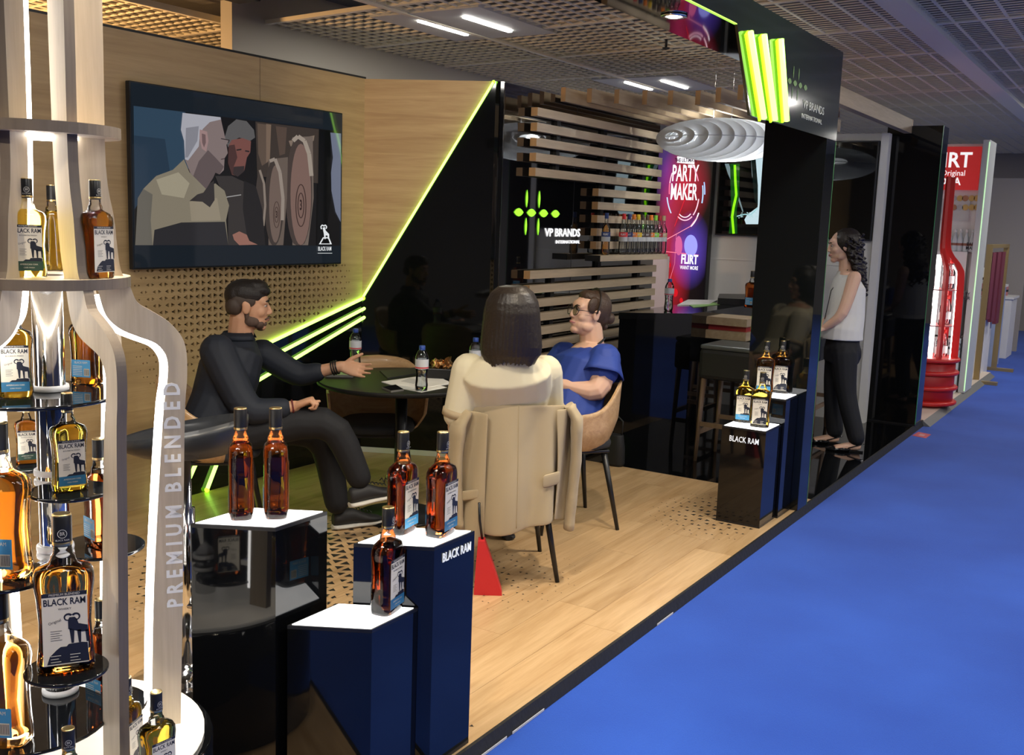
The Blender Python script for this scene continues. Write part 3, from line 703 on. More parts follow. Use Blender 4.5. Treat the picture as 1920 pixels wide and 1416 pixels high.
# ================================================================== WOODEN BOTTLE-SHAPED DISPLAY
AX = Vector((-2.0, 1.32, 0))
disp = thing('bottle_display', 'tall bottle shaped display of oak fins with white light strips and round shelves', 'display', AX)
FIN = wood('fin_oak', (.44, .36, .26), (.60, .51, .39), 'Z', r=.5, gs=1.1)
FINE = wood('fin_edge_shaded', (.13, .10, .078), (.19, .15, .115), 'Z', r=.5)  # darker than the fin oak: shade on the edges put into the colour
OUT = [(.384, .256), (.74, .266), (1.12, .275), (1.21, .281), (1.265, .282), (1.30, .277), (1.325, .264), (1.35, .240), (1.37, .210), (1.39, .180), (1.425, .166), (1.46, .148), (1.52, .141), (1.57, .137), (1.68, .123), (1.95, .124), (2.35, .124)]
INN = [(.384, .192), (.74, .203), (1.12, .228), (1.21, .239), (1.255, .241), (1.28, .233), (1.30, .215), (1.314, .182), (1.328, .150), (1.346, .127), (1.37, .112), (1.42, .100), (1.5, .082), (1.57, .075), (1.68, .066), (1.95, .062), (2.35, .060)]
def smoothp(P):
    out = []
    for i in range(len(P)-1):
        p0, p1, p2, p3 = P[max(i-1, 0)], P[i], P[i+1], P[min(i+2, len(P)-1)]
        for k in range(4):
            t = k/4; out.append(tuple(.5*((2*p1[c])+(p2[c]-p0[c])*t+(2*p0[c]-5*p1[c]+4*p2[c]-p3[c])*t*t+(3*p1[c]-p0[c]-3*p2[c]+p3[c])*t**3) for c in (0, 1)))
    out.append(P[-1]); return out
SO, SI = smoothp(OUT), smoothp(INN)
PHI0 = YAW+math.radians(22)   # one fin points to the image right
ring_z = [(1.425, .168), (1.735, .155)]
for k in range(6):
    a = PHI0 - k*math.pi/3; d = Vector((math.cos(a), math.sin(a), 0)); n_ = Vector((-d.y, d.x, 0)); th = .011
    bm = NB(); N = len(SO)
    L = {}
    for sg in (-1, 1):
        L[sg] = ([bm.verts.new(AX+d*r+n_*th*sg+Vector((0, 0, z))) for z, r in SI], [bm.verts.new(AX+d*r+n_*th*sg+Vector((0, 0, z))) for z, r in SO])
    for i in range(N-1):
        for sg in (-1, 1):
            A, B = L[sg]; bm.faces.new((A[i], B[i], B[i+1], A[i+1]))
        for q in (0, 1):
            A, B = L[-1][q], L[1][q]; f = bm.faces.new((A[i], B[i], B[i+1], A[i+1])); f.material_index = 1
    for i in (0, N-1): bm.faces.new((L[-1][0][i], L[-1][1][i], L[1][1][i], L[1][0][i]))
    fin = obj('oak_fin', bm, [FIN, FINE], disp, world=True)
    if k != 1:
        bm = NB(); tube(bm, [AX+d*(r-.009)+Vector((0, 0, z)) for z, r in SI if .40 < z < (1.41 if k in (0, 1, 3) else 2.3)], .0085, 8); obj('light_strip', bm, LEDW, disp, world=True)
    if k == 0:
        bm = NB(); zc = .955; d2 = d
        M = basis(AX+d*.250-n_*(th+.0008)+Vector((0, 0, zc)), (0, 0, 1), -d)
        bm.free()
        for wd, sh_ in (('PREMIUM', -.148), ('BLENDED', .130)):
            bm = NB(); text_bm(bm, wd, M @ Matrix.Translation((sh_, 0, 0)), .048, .0004, .85, space=1.62, bold=.0014)
            lt = obj('lettering', bm, mat('fin_letters', (.85, .85, .84), .5), fin); lt.data.transform(Matrix.Translation(-AX))
def disc(c, r, z, th, m, name='shelf', bev=True, sect=None):
    bm = NB(); lathe(bm, [(r-.002, 0), (r, .002), (r, th-.002), (r-.002, th)], 40); bmesh.ops.translate(bm, vec=Vector((c[0], c[1], z)), verts=bm.verts); return obj(name, bm, m, disp, world=True)
for z, r in ring_z:
    bm = NB(); n = 48; rings = []
    for k in range(n):
        a = 2*math.pi*k/n; e = Vector((math.cos(a), math.sin(a), 0))
        rings.append([AX+e*q+Vector((0, 0, w)) for q, w in ((.034, z), (r, z), (r, z+.022), (.034, z+.022))])
    loft(bm, rings, closed=True, smooth=False)
    for f in bm.faces:
        if abs(f.normal.z) < .5: f.material_index = 1
    bm.normal_update()
    for f in bm.faces: f.material_index = 0 if abs(f.normal.z) > .5 else 1
    obj('ring_shelf', bm, [FIN, FINE], disp, world=True)
    bm = NB(); tube(bm, [AX+Vector((math.cos(2*math.pi*k/32)*.07, math.sin(2*math.pi*k/32)*.07, z-.004)) for k in range(32)], .003, 6, closed=True); obj('ring_light', bm, LEDW, disp, world=True)
bm = NB(); lathe(bm, [(.031, .39), (.031, 1.425)], 28); bmesh.ops.translate(bm, vec=AX, verts=bm.verts); obj('pole', bm, CHROME, disp, world=True)
SHG = mat('shelf_black_glass', (.008, .009, .011), .03, spec=.7)
def off(ang, r): a = PHI0+math.radians(ang); return (AX.x+math.cos(a)*r, AX.y+math.sin(a)*r)
bm = NB(); lathe(bm, [(.325, 0), (.33, .003), (.33, .38), (.325, .384)], 48); bmesh.ops.translate(bm, vec=AX, verts=bm.verts); obj('base_drum', bm, BLACKGLOSS, disp, world=True)
bm = NB(); lathe(bm, [(.31, .385), (.31, .397)], 48); bmesh.ops.translate(bm, vec=AX, verts=bm.verts); obj('lower_shelf', bm, emis('lower_led', (1, .93, .82), .9), disp, world=True)
def shb(u, v, z, label, lab, liq, h, df=0, wf=1.0, dep=None):
    p = onz(u, v, z+.0005)
    dd_ = Vector((p.x-AX.x, p.y-AX.y, 0))
    if dep: p = atd(u, v, dep); p.z = z+.0005
    bottle(p, CAMDIR(p)+df, label, lab, liq, h, wf, 'whisky bottles on the oak display')
Z1 = 1.447
shb(54, 478, Z1, 'yellow whisky bottle at the left on the upper oak ring', 'g', 'YEL', .198, dep=2.09)
shb(100, 466, Z1, 'small amber bottle half hidden behind the oak fin on the upper ring', 's', 'YEL', .19, 1.6, dep=2.33)
shb(181, 476, Z1, 'amber whisky bottle at the right on the upper oak ring', 'n', 'AMBER', .20, .75, dep=2.12)
def collar(z):
    bm = NB(); lathe(bm, [(.0312, z), (.038, z), (.039, z+.006), (.038, z+.012), (.0312, z+.012)], 28, cap=False); bmesh.ops.translate(bm, vec=AX, verts=bm.verts); obj('collar', bm, mat('collar_white', (.75, .75, .76), .35), disp, world=True)
def shelf_under(u, v, dep, r, pull=0.0):
    """round black glass shelf below a bottle; pull moves its centre towards the pole"""
    p = atd(u, v, dep); c = Vector((p.x, p.y, 0)).lerp(AX, pull); disc((c.x, c.y), r, p.z-.008, .008, SHG)
    d = AX-c
    if d.length > r-.02:
        bm = NB(); q = c+d.normalized()*(r-.03); tube(bm, [Vector((q.x, q.y, p.z-.014)), Vector((AX.x, AX.y, p.z-.014))], .006, 8); obj('bracket', bm, CHROME, disp, world=True)
    collar(p.z+.001); return p.z
def put(u, v, dep, r, pull, label, lab, liq, h, df=0):
    z = shelf_under(u, v, dep, r, pull) if r else atd(u, v, dep).z
    shb(u, v, z, label, lab, liq, h, df, dep=dep)
put(30, 744, 2.13, .17, .55, 'yellow whisky bottle with blue label foot on the glass shelf left of the chrome pole', 'b', 'YEL', .205)
zA = atd(30, 744, 2.13).z; shb(163, 716, zA, 'amber bottle behind the oak fin right of the chrome pole', 'n', 'AMBER', .2, 2.6, dep=2.32)
put(131, 918, 2.13, .08, .0, 'yellow whisky bottle with blue label foot on the small round shelf before the pole', 'b', 'YEL', .203, .25)
put(125, 1252, 2.08, .08, .0, 'large amber whisky bottle facing front on the lower round shelf', 'n', 'AMBER', .322)
put(8, 1080, 2.1, .09, .0, 'large amber bottle cut by the left picture edge, with no label showing', 'n', 'AMBER', .32, math.pi*.85)
put(8, 1390, 2.1, .16, .45, 'large amber bottle at the lower left showing its blue back label', 'n', 'AMBER', .32, math.pi-.5)
put(190, 1022, 2.36, .095, .0, 'dark red whisky bottle behind the long oak fin', 'n', 'RED', .25, 2.0)
put(195, 1318, 2.36, .095, .0, 'slim amber bottle behind the lower end of the oak fin', 'n', 'RED', .25, 2.2)
put(52, 868, 2.42, .08, .0, 'small amber bottle seen below the glass shelf beside the chrome pole', 'g', 'AMBER', .15)
shb(296, 1478, .397, 'yellow whisky bottle low at the right outside the oak fin', 'n', 'YEL', .215, .6)
shb(240, 1432, .397, 'yellow whisky bottle low down between the two oak fins', 'n', 'YEL', .2, 1.0)
shb(134, 1560, .397, 'whisky bottle below the lower shelf showing only its cap', 'n', 'YEL', .215)
# ================================================================== FURNITURE
CHW = wood('chair_ply', (.40, .24, .11), (.58, .38, .20), 'X', r=.4, gs=1.2, coat=.2)
def make_chair():
    t = thing('dining_chair', 'x', 'chair')
    def shell(th, s):     # s 0 bottom .. 1 top
        a = abs(th)/math.radians(105)
        top = .80-.17*max(0, (a-.22)/.78)**1.0*1.0 if a > .22 else .80
        top = .80-.02*a-.15*(1/(1+math.exp(-(a-.55)*11)))
        z = .425+(top-.425)*s
        r = .185+.065*min(1, s*2.2)**.6+.02*s
        return Vector((r*1.02*math.sin(th), -(r*.98)*math.cos(th)*(1.0)-.0, z))
    bm = NB(); NT, NS = 28, 9; g = {}
    for i in range(NT+1):
        th = math.radians(-105+210*i/NT)
        for j in range(NS+1):
            p = shell(th, j/NS); nrm = Vector((math.sin(th), -math.cos(th), 0)); g[i, j, 0] = bm.verts.new(p+nrm*.006); g[i, j, 1] = bm.verts.new(p-nrm*.006)
    for i in range(NT):
        for j in range(NS):
            bm.faces.new([g[a, b, 0] for a, b in ((i, j), (i+1, j), (i+1, j+1), (i, j+1))]).smooth = True
            bm.faces.new([g[a, b, 1] for a, b in ((i, j), (i, j+1), (i+1, j+1), (i+1, j))]).smooth = True
    for i in range(NT):
        for j in (0, NS): bm.faces.new((g[i, j, 0], g[i+1, j, 0], g[i+1, j, 1], g[i, j, 1]))
    for j in range(NS):
        for i in (0, NT): bm.faces.new((g[i, j, 0], g[i, j+1, 0], g[i, j+1, 1], g[i, j, 1]))
    obj('backrest', bm, CHW, t)
    bm = NB(); loft(bm, [sup(.40*q, .42*q, z, 32, 3) for q, z in ((.9, .425), (1.0, .433), (1.02, .45), (.99, .468), (.9, .476), (.5, .478))]); obj('seat_pad', bm, mat('seat_fabric', (.022, .023, .026), .8, bump=.3, bscale=300), t)
    bm = NB(); cbox(bm, (0, 0, .415), (.34, .34, .018), bev=.006); obj('seat_frame', bm, BLACKSAT, t)
    for sx in (-1, 1):
        for sy in (-1, 1):
            bm = NB(); tube(bm, [(sx*.145, sy*.145, .416), (sx*.215, sy*.215, 0)], [.017, .010], 10); obj('leg', bm, BLACKSAT, t)
    return t
CH = make_chair()
def chair(p, f, label):
    t = copy_tree(CH); place(t, (p[0], p[1], 0), math.atan2(f[1], f[0])-math.pi/2, None, label, 'plywood chairs around the round table'); return t
TC = Vector((-3.33, 4.22, 0))
MF = Vector((.72, .69, 0)).normalized()          # man faces
BF = Vector((-.62, -.78, 0)).normalized()        # woman in blue
rl = (onz(899, 1120, 0), onz(1045, 1092, 0)); 
WF = Vector((-.66, .75, 0)).normalized()         # woman in cream, seen from behind
mc = Vector((-3.78, 3.36, 0)); bc = Vector((-2.585, 4.70, 0)); wc = onz(1045, 1092, 0)+WF*.215-Vector((WF.y, -WF.x, 0))*.215
ec = onz(708, 792, .46); ec.z = 0
chair(mc, MF, 'plywood shell chair under the man in the navy shirt')
chair(bc, BF, 'plywood shell chair under the woman in the blue blouse')
chair(wc, WF, 'plywood shell chair with a beige blazer hung over its back')
chair(ec, (CAMP-ec).normalized(), 'empty plywood shell chair on the far side of the round table')
for ch in list(CH.children_recursive)+[CH]: bpy.data.objects.remove(ch)
t = thing('round_table', 'round black meeting table between the seated people', 'table', TC)
bm = NB(); lathe(bm, [(.425, .715), (.44, .722), (.44, .736), (.437, .74)], 64); obj('tabletop', bm, mat('table_black', (.012, .012, .012), .45, spec=.18), t)
bm = NB(); lathe(bm, [(.038, .02), (.032, .2), (.032, .715)], 24); obj('column', bm, BLACKSAT, t)
bm = NB(); lathe(bm, [(.23, 0), (.235, .006), (.22, .014), (.05, .022)], 40); obj('base', bm, BLACKSAT, t)
ZT = .7402
# ---- things on the table
def water(p, label, lvl=.55):
    t = thing('water_bottle', label, 'bottle', p, 0, 'plastic water bottles')
    pr = [(.0, .024), (.004, .030), (.03, .032), (.05, .0295), (.085, .0275), (.10, .029), (.115, .0325), (.16, .0325), (.175, .031), (.195, .022), (.205, .0145), (.212, .0135), (.216, .0135)]
    bm = NB(); lathe(bm, [(r, z) for z, r in pr], 24); obj('shell', bm, thinglass('pet', (.93, .96, .97), .10), t)
    zz = .216*lvl; w = [(r*.94, z) for z, r in pr if .003 < z < zz]; bm = NB(); lathe(bm, w, 20); obj('water', bm, mat('water', (.95, .98, 1), 0, tr=1, ior=1.33), t)
    bm = NB(); lathe(bm, [(.0333, .113), (.0335, .115), (.0335, .158), (.0333, .16)], 24, cap=False); lb = obj('label', bm, mat('water_label', (.62, .65, .70), .45), t)
    bm = NB(); lathe(bm, [(.0337, .115), (.0337, .122)], 24, cap=False); obj('label_band', bm, mat('water_red', (.6, .06, .08), .5), lb)
    bm = NB(); lathe(bm, [(.0148, .204), (.0152, .206), (.0152, .224), (.013, .226), (.001, .226)], 16); obj('cap', bm, mat('cap_blue', (.02, .06, .30), .4), t)
    return t
water(onz(790, 733, ZT), 'water bottle standing beside the white papers on the round table')
water(onz(666, 668, ZT+.0) if False else onz(666, 692, ZT), 'water bottle behind the hand of the man in the navy shirt')
vv = 690
while (onz(890, vv, ZT)-TC-Vector((0, 0, ZT))).length > .39 and vv < 730: vv += 1
water(onz(890, vv, ZT), 'water bottle beside the dark hair of the woman in cream')
def slab(name, pts, h, m, label, cat, z=ZT, bev=0):
    c = sum((onz(u, v, z) for u, v in pts), Vector())/len(pts)
    t = thing(name, label, cat, c); bm = NB(); prism(bm, [onz(u, v, z) for u, v in pts], (0, 0, h)); obj('body', bm, m, t, world=True); return t
PAP = mat('paper', (.78, .77, .72), .7)
t = slab('paper_sheet', [(715, 717), (755, 729), (788, 729), (848, 720), (812, 703)], .004, PAP, 'loose white papers on the round table', 'paper')
t2 = slab('paper_sheet', [(728, 725), (790, 736), (838, 727), (795, 715)], .0015, PAP, 'dark backed sheet under the white papers', 'paper')
bm = NB(); prism(bm, [onz(u, v, ZT+.004) for u, v in ((752, 715), (775, 720), (790, 714), (768, 709))], (0, 0, .0006)); obj('printed_lines', bm, mat('print_grey', (.55, .55, .53), .7), t, world=True)
def phone(pts, label):
    t = slab('smartphone', pts, .008, mat('phone_edge', (.30, .29, .27), .3, metal=.6), label, 'phone')
    c = sum((onz(u, v, ZT) for u, v in pts), Vector())/len(pts)
    bm = NB(); prism(bm, [c+(onz(u, v, ZT)-c)*.95+Vector((0, 0, .0082)) for u, v in pts], (0, 0, .0008)); obj('screen', bm, mat('phone_glass', (.01, .01, .012), .06), t, world=True)
phone([(716, 729), (733, 736), (757, 733), (742, 724)], 'black smartphone beside the white papers')
phone([(842, 714), (850, 717), (868, 713), (860, 710)], 'smartphone lying near the snack tray')
t = slab('laptop', [(610, 707), (662, 708), (668, 700), (608, 699)], .012, mat('laptop_grey', (.16, .16, .15), .4), 'slim closed laptop under the forearm of the man', 'laptop')
t = slab('notebook', [(712, 697), (727, 711), (780, 702), (778, 691)], .006, mat('notebook_dark', (.03, .031, .03), .5), 'dark notebook lying in the middle of the round table', 'notebook')
# snack tray: slanted black box with crumpled gold wrappers
t = thing('snack_tray', 'black box of crumpled gold chocolate wrappers on the table', 'box', onz(828, 709, ZT))
b0 = onz(828, 709, ZT)
bm = NB(); cbox(bm, (0, 0, .028), (.16, .10, .056), Matrix.Translation(b0) @ Matrix.Rotation(.5, 4, 'Z'), bev=.004); obj('box', bm, BLACKSAT, t, world=True)
bm = NB(); cbox(bm, (.10, 0, .05), (.004, .09, .085), Matrix.Translation(b0) @ Matrix.Rotation(.5, 4, 'Z') @ Matrix.Rotation(.35, 4, 'Y'), bev=.001); obj('lid', bm, mat('lid_grey', (.25, .25, .25), .3), t, world=True)
for k in range(9):
    bm = NB(); r = .018+.01*random.random(); bmesh.ops.create_icosphere(bm, subdivisions=2, radius=r)
    for v in bm.verts: v.co *= random.uniform(.6, 1.35)
    M = Matrix.Translation(b0+Vector((-.055+.014*k, random.uniform(-.03, .03), .068+random.uniform(-.01, .02)))); bmesh.ops.transform(bm, matrix=M, verts=bm.verts)
    obj('wrapper', bm, mat('gold_foil', (.62, .34, .14), .25, metal=1), t, world=True, smooth=False)
# ---- chrome bar stool behind the pedestal
sb = Vector((-2.64, 2.215, 0)); t = thing('bar_stool', 'black bar stool on a chrome pole beside the oak display', 'stool', sb)
bm = NB(); lathe(bm, [(.20, 0), (.205, .006), (.19, .02), (.10, .045), (.04, .075), (.033, .09)], 40); obj('base', bm, CHROME, t)
bm = NB(); lathe(bm, [(.030, .07), (.030, .62), (.020, .625), (.020, .80)], 24); obj('pole', bm, CHROME, t)
bm = NB(); tube(bm, [(.03, 0, .33), (.14, .02, .33), (.17, .09, .33), (.14, .16, .33), (.0, .18, .33), (-.1, .12, .33), (-.03, 0.03, .33)], .010, 8); obj('footrest', bm, CHROME, t)
bm = NB(); tube(bm, [(.03, 0, .29), (.12, .02, .29), (.0, -.02, .29)], .008, 8); obj('footrest_brace', bm, CHROME, t)
bm = NB(); NT = 24; rings = []
SEATM = mat('stool_leather', (.018, .02, .024), .38)
g = {}
for i in range(NT+1):
    th = math.radians(-180+360*i/NT)
    for j in range(6):
        s = j/5; rr = .21*math.sin(min(1, s+.02)*math.pi/2); lift = .10*max(0, s-.55)*2*(.5-.5*math.cos(th-math.radians(200)))
        g[i % NT, j] = Vector((rr*math.cos(th), rr*.93*math.sin(th), .80+.02*s+lift))
bm = NB(); loft(bm, [[g[i, j] for i in range(NT)] for j in range(1, 6)]+[[g[i, j]+Vector((0, 0, .028))*(1 if j < 5 else 1) for i in range(NT)] for j in range(5, 0, -1)]); obj('seat', bm, SEATM, t)
# ---- bar counter
ZB = .99
fl, fr_ = onz(1162, 586, ZB), onz(1298, 588, ZB); back = .95
t = thing('bar_counter', 'glossy black bar counter in front of the slatted wall', 'counter', (fl.x, fl.y, 0))
q = [Vector((fl.x, fl.y, 0)), Vector((fr_.x, fr_.y, 0)), Vector((fr_.x, 8.0, 0)), Vector((fl.x-.02, 8.0, 0))]
bm = NB(); prism(bm, q, (0, 0, ZB-.045)); obj('body', bm, BLACKGLOSS, t, world=True)
cn = sum(q, Vector())/4
bm = NB(); prism(bm, [cn+(p-cn)*1.01+Vector((0, 0, ZB-.045)) for p in q], (0, 0, .045)); obj('worktop', bm, mat('bar_top', (.006, .006, .007), .06, spec=.6), t, world=True)
bm = NB(); box(bm, (fr_.x, 6.95, .80), (fr_.x+.30, 7.25, .86)); 
shelf = obj('side_shelf', bm, PW, t, world=True)
bm = NB(); box(bm, (fr_.x, 6.95, .90), (fr_.x+.30, 7.25, .955)); obj('side_shelf', bm, PW, t, world=True)
bm = NB(); box(bm, (fr_.x, 7.0, .86), (fr_.x+.28, 7.2, .90)); obj('drawer', bm, mat('drawer_red', (.35, .03, .03), .3), t, world=True)
def stool(p, label):
    t = thing('bar_stool', label, 'stool', p, 0, 'upholstered bar stools')
    bm = NB(); cbox(bm, (0, 0, .675), (.40, .40, .21), bev=.03); obj('seat', bm, mat('stool_dark', (.02, .021, .021), .45), t)
    bm = NB(); cbox(bm, (0, 0, .79), (.39, .39, .03), bev=.012); obj('cushion', bm, mat('stool_top', (.10, .115, .11), .33), t)
    LEGW = wood('stool_leg', (.16, .10, .06), (.26, .17, .10), 'Z', r=.4)
    for sx in (-1, 1):
        for sy in (-1, 1):
            bm = NB(); tube(bm, [(sx*.165, sy*.165, .575), (sx*.185, sy*.185, 0)], [.021, .014], 4); obj('leg', bm, LEGW, t)
    for sg in (-1, 1):
        bm = NB(); cbox(bm, (0, sg*.178, .26), (.33, .02, .03)); obj('rail', bm, LEGW, t)
        bm = NB(); cbox(bm, (sg*.178, 0, .20), (.02, .33, .03)); obj('rail', bm, LEGW, t)
    return t
stool((-2.40, 6.70, 0), 'dark upholstered bar stool nearest the far pedestals')
stool((-2.40, 7.48, 0), 'dark upholstered bar stool deeper in, beside the bar')
stool((-2.40, 8.2, 0), 'dark upholstered bar stool deepest in, by the white wall')
# things on the bar
water(onz(1253, 583, ZB), 'water bottle on the corner of the black bar', .62)
def bslab(pts, h, m, name, label, cat):
    return slab(name, pts, h, m, label, cat, ZB+.001)
bslab([(1270, 573), (1330, 571), (1345, 564), (1290, 563)], .006, PAP, 'leaflet', 'pale leaflets spread on the bar top', 'leaflet')
bslab([(1300, 577), (1352, 571), (1338, 567), (1292, 572)], .002, mat('leaflet_green', (.25, .45, .12), .5), 'leaflet', 'green printed leaflet on the bar top', 'leaflet')
bslab([(1345, 571), (1410, 574), (1412, 563), (1348, 562)], .05, BLACKSAT, 'tray', 'flat black tray of papers on the bar', 'tray')
p = onz(1405, 578, ZB); bottle(Vector((fr_.x-.1, p.y-.2, ZB)), CAMDIR(p), 'dark amber bottle on the bar beside the portal column', 'n', 'RED', .29) if False else None
bb = Vector((fr_.x-.12, 7.45, ZB+.001))
# black bag by the bar foot
p = onz(1150, 872, 0); t = thing('handbag', 'small black bag on the floor at the foot of the bar', 'bag', p)
bm = NB(); loft(bm, [sup(.15*w, .09*w, z, 20, 3) for w, z in ((.95, 0), (1, .02), (.96, .12), (.8, .2), (.75, .21))]); obj('body', bm, BLACKMATTE, t)
bm = NB(); tube(bm, [(-.05, 0, .2), (-.05, .01, .30), (0, .01, .34), (.05, .01, .30), (.05, 0, .2)], .006, 6); obj('strap', bm, BLACKMATTE, t)
# red bag under the jacket
p = onz(915, 1112, 0); t = thing('shopping_bag', 'red bag hanging down behind the beige blazer', 'bag', p)
bm = NB(); r_ = CR.copy(); r_.z = 0; r_.normalize(); fw = Vector((-r_.y, r_.x, 0))
rings = []
for w, z, sh in ((.060, 0, 0), (.058, .02, -.002), (.035, .14, -.02), (.014, .24, -.035)):
    rings.append([p+r_*(w*a+sh)+fw*(.03*b_)+Vector((0, 0, z)) for a, b_ in ((-1, -1), (1, -1), (1, 1), (-1, 1))])
loft(bm, rings, smooth=False); obj('body', bm, mat('bag_red', (.55, .02, .025), .5), t, world=True)
bm = NB(); tube(bm, [p+r_*-.03+Vector((0, 0, .23)), p+r_*-.045+Vector((0, 0, .32)), p+r_*-.05+Vector((0, 0, .40))], .006, 6); obj('handle', bm, BLACKSAT, t, world=True)
# ================================================================== PEOPLE
SKM = mat('skin_tan', (.56, .31, .19), .5, sub=.15); SKF = mat('skin_fair', (.66, .41, .29), .5, sub=.15)
def torso(bm, secs, right, n=20, e=2.4):
    """secs: (point, half width, half depth)"""
    right = Vector(right).normalized(); rings = []
    for i, (c, w, d) in enumerate(secs):
        a = Vector(secs[max(i-1, 0)][0]); b = Vector(secs[min(i+1, len(secs)-1)][0]); tn = (b-a).normalized()
        r = (right-tn*right.dot(tn)).normalized(); f = tn.cross(r); ring = []
        for k in range(n):
            q = 2*math.pi*k/n; cc, ss = math.cos(q), math.sin(q); m_ = (abs(cc)**e+abs(ss)**e)**(-1/e)
            ring.append(Vector(c)+r*(w*m_*cc)+f*(d*m_*ss))
        rings.append(ring)
    loft(bm, rings)
def limb(bm, pts, rs, n=12):
    pts = [Vector(p) for p in pts]
    # subdivide for smooth joints
    P, R_ = [], []
    for i in range(len(pts)-1):
        for k in range(4): t = k/4; P.append(pts[i].lerp(pts[i+1], t)); R_.append(rs[i]*(1-t)+rs[i+1]*t)
    P.append(pts[-1]); R_.append(rs[-1])
    for _ in range(2):
        Q = P[:]
        for i in range(1, len(P)-1): Q[i] = P[i]*.5+(P[i-1]+P[i+1])*.25
        P = Q
    tube(bm, P, R_, n)
    ell(bm, P[0], (R_[0],)*3, nu=10, nv=8); ell(bm, P[-1], (R_[-1],)*3, nu=10, nv=8)
def hand(bm, wrist, d, pn, thumb, curl=(.25, .3, .25), sc=1.0, spread=.06, thumb_open=.8):
    d = Vector(d).normalized(); pn = Vector(pn); pn = (pn-d*pn.dot(d)).normalized(); s = d.cross(pn)*thumb; w = Vector(wrist)
    torso(bm, [(w-d*.01*sc, .026*sc, .019*sc), (w+d*.03*sc, .036*sc, .018*sc), (w+d*.065*sc, .042*sc, .016*sc), (w+d*.092*sc, .041*sc, .012*sc)], s, 16)
    for k, (lo, L) in enumerate(((.031, .070), (.0105, .080), (-.0105, .075), (-.031, .058))):
        p = w+d*(.086 if k in (1, 2) else .080)*sc+s*lo*sc; dd = (d+s*(lo/.031)*spread).normalized(); P = [p-dd*.02*sc]; a = 0; P.append(p)
        for j, fr in enumerate((.45, .31, .24)):
            a += curl[j]; v = dd*math.cos(a)+pn*math.sin(a); p = p+v*L*fr*sc; P.append(p)
        tube(bm, P, [.009*sc, .0095*sc, .0088*sc, .0078*sc, .0062*sc], 8); ell(bm, P[-1], (.0062*sc,)*3, nu=8, nv=6)
    p = w+d*.022*sc+s*.024*sc; v = (d*(1-thumb_open*.5)+s*thumb_open+pn*.35).normalized(); P = [p, p+v*.035*sc]; v2 = (v+d*.5).normalized(); P += [P[-1]+v2*.032*sc, P[-1]+v2*.058*sc]
    tube(bm, P, [.015*sc, .0125*sc, .0105*sc, .0075*sc], 8); ell(bm, P[-1], (.0075*sc,)*3, nu=8, nv=6)
def head_frame(c, face, up=(0, 0, 1)):
    f = Vector(face).normalized(); u = Vector(up); u = (u-f*u.dot(f)).normalized(); r = f.cross(u)
    return Matrix(((r.x, f.x, u.x, c[0]), (r.y, f.y, u.y, c[1]), (r.z, f.z, u.z, c[2]), (0, 0, 0, 1)))
def head(bm, M, jaw=1.0, nose=1.0):
    """head in its own frame: x right, y forward, z up; chin at -.115, crown at .12"""
    e = lambda c, r, nu=16, nv=12: ell(bm, c, r, M, nu, nv)
    e((0, -.012, .032), (.074, .096, .088)); e((0, .030, -.012), (.064, .066, .088)); e((0, .040, -.060), (.052*jaw, .050, .050))
    e((0, .068, -.094), (.030*jaw, .024, .022)); e((0, .062, .030), (.058, .034, .040))
    for s in (-1, 1):
        e((s*.038, .056, -.022), (.025, .027, .028)); e((s*.030, .080, .026), (.024, .010, .008)); e((s*.046, .02, -.070), (.020*jaw, .036, .026))
        e((s*.0745, -.006, -.004), (.009, .020, .031)); e((s*.078, -.014, .012), (.006, .013, .016))
    P = [M @ Vector(q) for q in ((0, .086, .024), (0, .086+.012*nose, .002), (0, .086+.023*nose, -.022))]; tube(bm, P, [.007, .0085, .010], 10); ell(bm, (0, .084+.022*nose, -.024), (.0125, .011, .009), M)
    for s in (-1, 1): e((s*.011, .100, -.028), (.008, .009, .007), 10, 8)
    e((0, .090, -.053), (.021, .012, .007)); e((0, .089, -.064), (.018, .012, .008))
def face_bits(t, M, lipc, browc, brow_r=.0032):
    for s in (-1, 1):
        bm = NB(); ell(bm, (s*.030, .0785, .010), (.0125, .0105, .0075), M, 14, 10); ey = obj('eye', bm, mat('eye_white', (.42, .38, .35), .35), t, world=True)
        bm = NB(); ell(bm, (s*.030, .0855, .010), (.0066, .0046, .0062), M, 12, 8); obj('iris', bm, mat('iris', (.03, .018, .01), .15), ey, world=True)
        bm = NB(); tube(bm, [M @ Vector(q) for q in ((s*.014, .0965, .030), (s*.030, .0945, .036), (s*.046, .082, .031))], [brow_r, brow_r*1.15, brow_r*.7], 8); obj('eyebrow', bm, browc, t, world=True)
    bm = NB(); torso(bm, [(M @ Vector((-.023, .084, -.0585)), .0015, .002), (M @ Vector((-.010, .0995, -.0575)), .003, .0062), (M @ Vector((0, .1015, -.0585)), .003, .0066), (M @ Vector((.010, .0995, -.0575)), .003, .0062), (M @ Vector((.023, .084, -.0585)), .0015, .002)], M.to_3x3() @ Vector((0, 1, 0)), 10); obj('lips', bm, lipc, t, world=True)
HAIRD = mat('hair_dark', (.012, .009, .008), .5, bump=.5, bscale=220); HAIRB = mat('hair_brown', (.055, .032, .020), .45, bump=.6, bscale=160)
